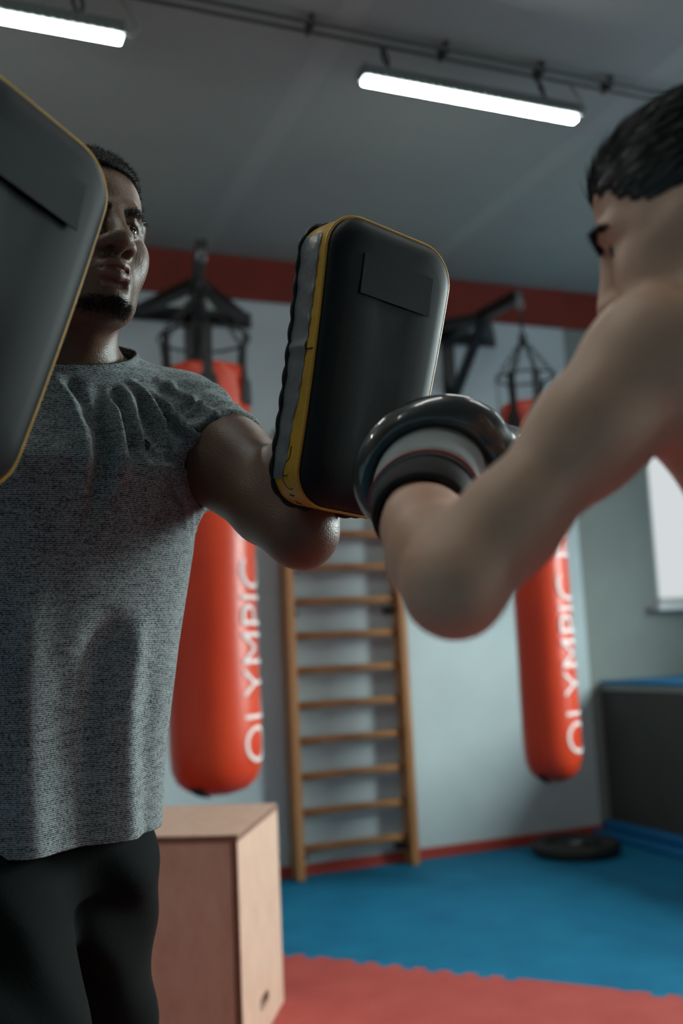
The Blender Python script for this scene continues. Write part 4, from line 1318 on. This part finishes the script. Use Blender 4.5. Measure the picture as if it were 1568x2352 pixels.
# small chest print: curved emblem and a few letters
from mathutils.bvhtree import BVHTree
dg = bpy.context.evaluated_depsgraph_get()
bvh = BVHTree.FromPolygons([v.co[:] for v in shirt.data.vertices], [p_.vertices[:] for p_ in shirt.data.polygons])
def on_shirt(s, z):
    o_ = Vector(T_(s, tl((.15, 1.0, 0))[1] - .2, z))
    h = bvh.ray_cast(o_, Vector(TB))
    return (h[0] - Vector(TB) * .0006) if h[0] else o_
def print_stroke(bm_, pts, r_):
    tube_into(bm_, [on_shirt(s, z) for s, z in pts], r_, 5)
lg = bmesh.new()
s0, z0 = float(np.array((.2425, 1.193, 0)) @ TL), 1.347
print_stroke(lg, [(s0 - .0055, z0 + .0065), (s0 - .001, z0 + .006), (s0 + .0025, z0 + .002), (s0 + .0025, z0 - .003)], .0013)
print_stroke(lg, [(s0 - .0055, z0 + .001), (s0 - .002, z0), (s0 + .0005, z0 - .004), (s0 + .0002, z0 - .0065)], .0012)
x = s0 + .0105
for g in ([[(0, .0042), (0, 0)], [(.0028, .0042), (.0028, 0)], [(0, .0021), (.0028, .0021)]], [[(0, .0042), (.0016, .0021), (.0016, 0)], [(.0032, .0042), (.0016, .0021)]], [[(0, 0), (0, .0042), (.0026, .0036), (.0024, .0022), (0, .0019)]], [[(.0028, .0042), (0, .0042), (0, 0), (.0028, 0)], [(0, .0021), (.0022, .0021)]], [[(0, 0), (0, .0042), (.0026, .0036), (.0024, .0022), (0, .0019)], [(.001, .0019), (.0028, 0)]]):
    for stp in g: print_stroke(lg, [(x + a, z0 - .004 + b) for a, b in stp], .00045)
    x += .0046
frombm('chest_print', lg, M_INK, shirt)

# ------------------------------------------------------------------ trousers, shoes
M_TROUS = mat('black_jersey', srgb(10, 14, 14), 0.9, var=0.12, vscale=30, bump=0.12, bscale=300, spec=0.1)
f = Field(axis(-.12, .40, .006), axis(1.02, 1.86, .006), axis(.04, .98, .006))
f.eltube([(.95, .140, .104, *tl((.110, 1.358, 0))[:2]), (.86, .146, .108, *tl((.108, 1.36, 0))[:2]), (.80, .138, .104, *tl((.108, 1.362, 0))[:2])], .02, fr=TFR)
for s in (1, -1):
    f.chain([(hip[s] - (0, 0, .05), .094 if s > 0 else .104), (knee[s] + (0, 0, .14), .094 if s > 0 else .102), (knee[s], .090), (knee[s] + (ank[s] - knee[s]) * .5, .066), (ank[s] + (0, 0, .02), .055)], .02)
def wr(x, y, z): return (.0060 * np.sin(z * 46 + x * 34 + 2 * np.sin(y * 17)) * np.sin(x * 22 - z * 9 + 1) + .0035 * np.sin(x * 58 + z * 31) * np.sin(z * 13 + y * 20)).astype(np.float32)
f.put(wr, (-.2, .9, 0), (.5, 2.0, .96), 0, 'disp')
Vt, Ft = f.mesh(); del f
tr = link('trousers', npmesh('trousers', Vt, Ft), M_TROUS, man)
tr['label'] = 'loose black jersey trousers'
M_SHOE = mat('black_shoe', srgb(24, 24, 26), 0.5); M_SOLE = mat('white_sole', srgb(190, 190, 186), 0.6)
for s in (1, -1):
    f = Field(axis(-.1, .42, .005), axis(.95, 1.80, .005), axis(-.02, .16, .004))
    a = ank[s]
    f.chain([(a + (0, 0, .03), .043), (a + TB * .03 - (0, 0, .040), .040), (a - TB * .09 - (0, 0, .045), .038), (a - TB * .165 - (0, 0, .055), .029)], .03)
    f.put(lambda x, y, z: .012 - z, (-1, -1, -1), (2, 3, 1), 0, 'int')
    Vs, Fs_ = f.mesh()
    so = link('shoe', npmesh('shoe', Vs, Fs_), M_SHOE, man)
    bm = bmesh.new()
    pts2 = []
    for k in range(28):
        t = 2 * PI * k / 28; u = math.cos(t)
        pts2.append(a + TB * (.075 * 0 - .045 + .135 * u) + TL * ((.044 - .006 * u) * math.sin(t)))
    lo_ = [bm.verts.new((q[0], q[1], 0.0005)) for q in pts2]; up_ = [bm.verts.new((q[0], q[1], .016)) for q in pts2]
    bm.faces.new(lo_[::-1]); bm.faces.new(up_)
    for k in range(28): bm.faces.new((lo_[k], lo_[(k + 1) % 28], up_[(k + 1) % 28], up_[k]))
    frombm('sole', bm, M_SOLE, so)
# ================================================================== the fighter in the right foreground
ER = np.array((.926, -.378, 0.0)); EF = np.array((.378, .926, 0.0))
FYAW, FPITCH, FROLL = math.radians(31), math.radians(-11), 0.0
hd = -ER * math.cos(FYAW) + EF * math.sin(FYAW)
fwd = unit(hd * math.cos(FPITCH) + np.array((0, 0, 1)) * math.sin(FPITCH))
gx = unit(np.cross(-fwd, (0, 0, 1))); gz = np.cross(gx, -fwd)
gx, gz = gx * math.cos(FROLL) - gz * math.sin(FROLL), gz * math.cos(FROLL) + gx * math.sin(FROLL)
GR = np.stack([gx, -fwd, gz], 1)
GFR = Frame(GR, (0.540, 0.551, 1.390), .85)
S_L, E_L, W_L, K_L = np.array((.4645, .5455, 1.282)), np.array((.3063, .5671, 1.1266)), np.array((.393, .783, 1.200)), np.array((.455, .860, 1.255))
NKF = np.array((.640, .590, 1.290))
S_R, E_R, W_R, K_R = np.array((.795, .543, 1.275)), np.array((.935, .493, 1.035)), np.array((.835, .670, 1.160)), np.array((.805, .730, 1.205))
PEL = np.array((.80, .42, .80))
hw = [GFR.w(p) for p in ((-.11, -.13, -.14), (.11, .12, .13), (-.11, .12, -.14), (.11, -.13, .13))]
gl, gh = np.min(hw, 0), np.max(hw, 0)
f = Field(axis(.23, 1.20, .007, [(gl[0], gh[0], .0028), (.23, gl[0], .005)]), axis(.05, .98, .007, [(gl[1], gh[1], .0028), (.45, .90, .005)]), axis(-.01, 1.56, .008, [(gl[2], gh[2], .0028), (1.02, gl[2], .005)]))
fb = unit(np.array((-.62, .78, 0)))      # chest faces away from the camera, towards the back of the room
fl = np.array((-fb[1], fb[0], 0)); fl = unit(S_L * (1, 1, 0) - S_R * (1, 1, 0))
fbk = np.array((fl[1], -fl[0], 0))
if fbk @ np.array((0, -1, 0)) < 0: fbk = -fbk
chest = (S_L + S_R) / 2 + np.array((.05, -.03, -.11))
f.cone(chest + fl * .055, PEL + fl * .05 + (0, 0, .12), .105, .082, .05)
f.cone(chest - fl * .055, PEL - fl * .05 + (0, 0, .12), .105, .082, .05)
f.cone(PEL + fl * .06, PEL - fl * .06, .10, .10, .05)
f.cone(NKF + (0, 0, -.03), S_L + (0, 0, -.01), .052, .047, .05)
f.cone(NKF + (0, 0, -.03), S_R + (0, 0, -.01), .052, .047, .05)
f.cone(S_L + np.array((.055, .0, -.015)), chest + fl * .09 + (0, 0, -.06), .050, .060, .05)
f.cone(S_R + np.array((-.05, .0, -.03)), chest - fl * .09 + (0, 0, -.06), .060, .062, .05)
f.cone(GFR.w((0, .030, -.040)), NKF, .050, .056, .04)
hipF = {1: PEL + fl * .085, -1: PEL - fl * .085}
kneeF = {1: np.array((.76, .60, .46)), -1: np.array((.98, .28, .44))}
ankF = {1: np.array((.74, .58, .08)), -1: np.array((1.05, .18, .08))}
toe = unit(hd)
for s in (1, -1):
    f.chain([(hipF[s], .085), (kneeF[s], .055), (kneeF[s] + (ankF[s] - kneeF[s]) * .35, .052), (ankF[s], .034)], .03)
    f.chain([(ankF[s], .034), (ankF[s] - toe * .03 - (0, 0, .045), .028), (ankF[s] + toe * .10 - (0, 0, .055), .022), (ankF[s] + toe * .15 - (0, 0, .06), .018)], .02)
# left arm
f.chain([(S_L + (0, 0, -.003), .041), (S_L + (E_L - S_L) * .35 + (0, 0, -.003), .0345), (S_L + (E_L - S_L) * .75 + (0, 0, -.002), .0285), (E_L, .027)], .03)
f.ell(E_L + np.array((-.006, -.016, -.010)), (.019, .019, .019), .025)
fa = W_L - E_L
f.chain([(E_L, .027), (E_L + fa * .30, .0325), (E_L + fa * .75, .0305), (W_L, .027)], .03)
kz = unit(K_L - W_L); ky = unit(np.array((-.5, .2, 1)) - kz * (np.array((-.5, .2, 1)) @ kz)); kx = np.cross(ky, kz)
KF = Frame(np.stack([kx, ky, kz], 1), K_L)
add_hand(f, Frame(KF.R, K_L + kz * .012 - ky * .012, .78), .9)
f.cone(W_L, KF.w((0, .004, -.03)), .027, .024, .02)
f.chain([(S_R, .052), (S_R + (E_R - S_R) * .5, .045), (E_R, .037)], .03)
fa = W_R - E_R
f.chain([(E_R, .037), (E_R + fa * .3, .041), (W_R, .027)], .03)
kz2 = unit(K_R - W_R); ky2 = unit(np.array((0, 0, 1.)) - kz2 * kz2[2]); kx2 = np.cross(ky2, kz2)
KF2 = Frame(np.stack([kx2, ky2, kz2], 1), K_R)
add_hand(f, Frame(KF2.R, K_R + kz2 * .012 - ky2 * .012, .78), .9)
f.cone(W_R, KF2.w((0, .004, -.03)), .027, .024, .02)
add_head(f, GFR, nose_w=.82, nose_y=.62, jaw=.94, lips=.9, brow=.8, eye_open=1.3)
for q in (0.034, .040, .046):      # raised brow: forehead wrinkles
    f.chain([((.012, -.0985, q), .0012), ((.030, -.0925, q + .003), .0014), ((.046, -.078, q), .0010)], .004, 'sub', fr=GFR)
V, Fc = f.mesh(); del f
M_SKIN_F = masked_skin('fair_skin', srgb(204, 160, 134), srgb(160, 96, 88), srgb(70, 50, 42), 0.48, 0.06)
me = npmesh('person', V, Fc)
LV = (V - GFR.t) @ GFR.R / .85
near = np.linalg.norm(LV, axis=1) < .2
lipm = np.zeros(len(V)); q = LV[near]
lipm[near] = 1 - sstep(np.minimum(seg_dist(q, LIP_U), seg_dist(q, LIP_L)), .0005, .0035)
vattr(me, 'lips', lipm); vattr(me, 'stubble', np.zeros(len(V)))
ftr = link('person', me, M_SKIN_F)
props(ftr, 'dark-haired bare-shouldered fighter leaning in from the right with a gloved left fist', 'person')
sn = vnormals(me)
for s in (-1, 1):
    make_eye('eye', GFR.w((s * EYE_C[0], EYE_C[1], EYE_C[2])), GR @ np.array((.35, -1, .1)), 'iris_dark', ftr)
    idx = np.where(near)[0]
    dd = seg_dist(LV[idx] * (1, 0, 1), [((s * .012, 0, .0140), .0024), ((s * .030, 0, .0215), .0030), ((s * .046, 0, .0195), .0018), ((s * .055, 0, .0145), .001)])
    idx = idx[(dd < .0002) & (LV[idx][:, 1] < -.035)]
    k = RNG.choice(idx, 800)
    props(strands('eyebrow', V[k] + RNG.normal(0, .0008, (800, 3)), sn[k], .007, .00025, M_HAIR2, ftr, .25, dirs=sn[k] * .35 + GR @ np.array((s * .9, .1, .3))), kind='stuff')
# wet combed hair: cap with comb grooves and lying strands
M_HAIRF = mat('wet_dark_hair', srgb(24, 20, 18), 0.32, var=0.3, vscale=60, spec=0.5)
f = Field(axis(gl[0], gh[0] + .03, .003), axis(gl[1], gh[1] + .03, .003), axis(gl[2], gh[2] + .03, .003))
f.ell((0, .013, .036), (.0775 + .002, .101 + .002, .086 + .004), 0, fr=GFR)
f.ell((0, -.038, .046), (.0615 + .0012, .053 + .001, .056 + .0035), .03, fr=GFR)
def hairlineF(x, y, z):
    ln = np.interp(y, [-.11, -.085, -.070, -.050, -.034, -.022, -.014, -.004, .006, .05, .11], [.062, .055, .042, .018, -.002, -.018, -.036, -.038, .002, -.04, -.06])
    return ln + .004 * np.sin(y * 420) * (y < -.02) - z
f.put(hairlineF, (-.12, -.14, -.14), (.12, .14, .15), .004, 'int', GFR)
Vh, Fh = f.mesh(); del f
Lh = (Vh - GFR.t) @ GFR.R
gr = np.sin(np.arctan2(Lh[:, 0], Lh[:, 2] - .02) * 46 + Lh[:, 1] * 25)
c0 = GFR.w((0, .01, .03)); rad = Vh - c0; rad /= np.linalg.norm(rad, axis=1)[:, None]
Vh = Vh + rad * (gr * .0011)[:, None]
hair = link('hair', npmesh('hair', Vh, Fh), M_HAIRF, ftr)
hn = vnormals(hair.data)
k = RNG.choice(np.where(hn @ gz > .15)[0], 4200)
back = GR @ np.array((0, 1, .12)); dr = back - hn[k] * (hn[k] @ back)[:, None]
props(strands('hair_strands', Vh[k], hn[k], .026, .0006, M_HAIRF, hair, .05, bend=-hn[k] * .14, dirs=dr + hn[k] * .05), kind='stuff')

# boxing gloves
M_GLOVE = mat('black_glove_vinyl', srgb(44, 50, 51), 0.3, var=0.12, vscale=20, bump=0.08, bscale=60, spec=0.6, coat=0.9)
M_CUFF = mat('grey_cuff', srgb(140, 148, 148), 0.6, var=0.08, vscale=20)
M_PIPE = mat('red_piping', srgb(150, 44, 44), 0.5)
M_VEL = mat('black_wrap', srgb(20, 20, 21), 0.75, var=0.2, vscale=50)
def glove(W, KFr, parent, lab):
    Kc = KFr.t
    z = KFr.R[:, 2]
    fr = Frame(KFr.R, Kc + z * .012)
    f = Field(axis(fr.t[0] - .16, fr.t[0] + .16, .0036), axis(fr.t[1] - .16, fr.t[1] + .16, .0036), axis(fr.t[2] - .16, fr.t[2] + .16, .0036))
    f.ell((0, .000, .012), (.074, .060, .060), 0, fr=fr)
    f.ell((0, .008, -.022), (.085, .069, .038), .02, fr=fr)
    f.ell((0, -.004, .046), (.060, .046, .036), .03, fr=fr)
    f.chain([((-.058, -.030, -.030), .024), ((-.066, -.034, .010), .024), ((-.044, -.044, .046), .021)], .014, fr=fr)   # thumb
    f.chain([((-.07, .02, .050), .003), ((0, .074, .042), .003), ((.07, .02, .050), .003)], .010, 'sub', fr=fr)
    f.ell((0, .004, -.074), (.067, .060, .060), .010, 'sub', fr=fr)      # hollow behind, where the cuff goes in
    Vg, Fg = f.mesh()
    root = link('boxing_glove', npmesh('boxing_glove', Vg, Fg), M_GLOVE, parent)
    root['label'] = lab
    a = fr.w((0, .004, -.030)); b = np.array(W) + z * .018
    def ring(name, t0, t1, r0, r1, m, seg=48, rows=6, lip=0.0):
        bm = bmesh.new(); rr = []
        ax_ = unit(b - a); u = np.array(KFr.R[:, 0]); u = unit(u - ax_ * (u @ ax_)); v = np.cross(ax_, u)
        for i in range(rows + 1):
            t = i / rows; c = a + (b - a) * (t0 + (t1 - t0) * t); r = r0 + (r1 - r0) * t + lip * math.sin(PI * t)
            rr.append([bm.verts.new(c + r * (1.06 * math.cos(2 * PI * k / seg) * u + .94 * math.sin(2 * PI * k / seg) * v)) for k in range(seg)])
        for A, B in zip(rr, rr[1:]):
            for k in range(seg): bm.faces.new((A[k], A[(k + 1) % seg], B[(k + 1) % seg], B[k]))
        o = frombm(name, bm, m, root, True)
        sm = o.modifiers.new('thick', 'SOLIDIFY'); sm.thickness = 0.006
        return o
    ring('cuff', -.20, .80, .0535, .0495, M_CUFF, lip=.002)
    ring('piping', -.02, .02, .0545, .0545, M_PIPE, lip=.001)
    ring('piping', .76, .81, .0508, .0504, M_PIPE, lip=.001)
    ring('wrist_strap', .81, 1.24, .0470, .0415, M_VEL, lip=.002)
    return root
glove(W_L, KF, ftr, 'black glove with grey cuff and red piping on the punching left hand')
glove(W_R, KF2, ftr, 'black glove on the right hand held back')
# shorts
f = Field(axis(.5, 1.20, .008), axis(.10, .80, .008), axis(.45, 1.0, .008))
f.cone(PEL + fl * .06 + (0, 0, .03), PEL - fl * .06 + (0, 0, .03), .112, .112, .05)
f.cone(PEL + fl * .05 - (0, 0, .06), PEL - fl * .05 - (0, 0, .06), .088, .088, .05)
for s in (1, -1):
    f.chain([(hipF[s], .098), (hipF[s] + (kneeF[s] - hipF[s]) * .6, .088)], .03)
Vs, Fs_ = f.mesh(); del f
link('shorts', npmesh('shorts', Vs, Fs_), M_TROUS, ftr)
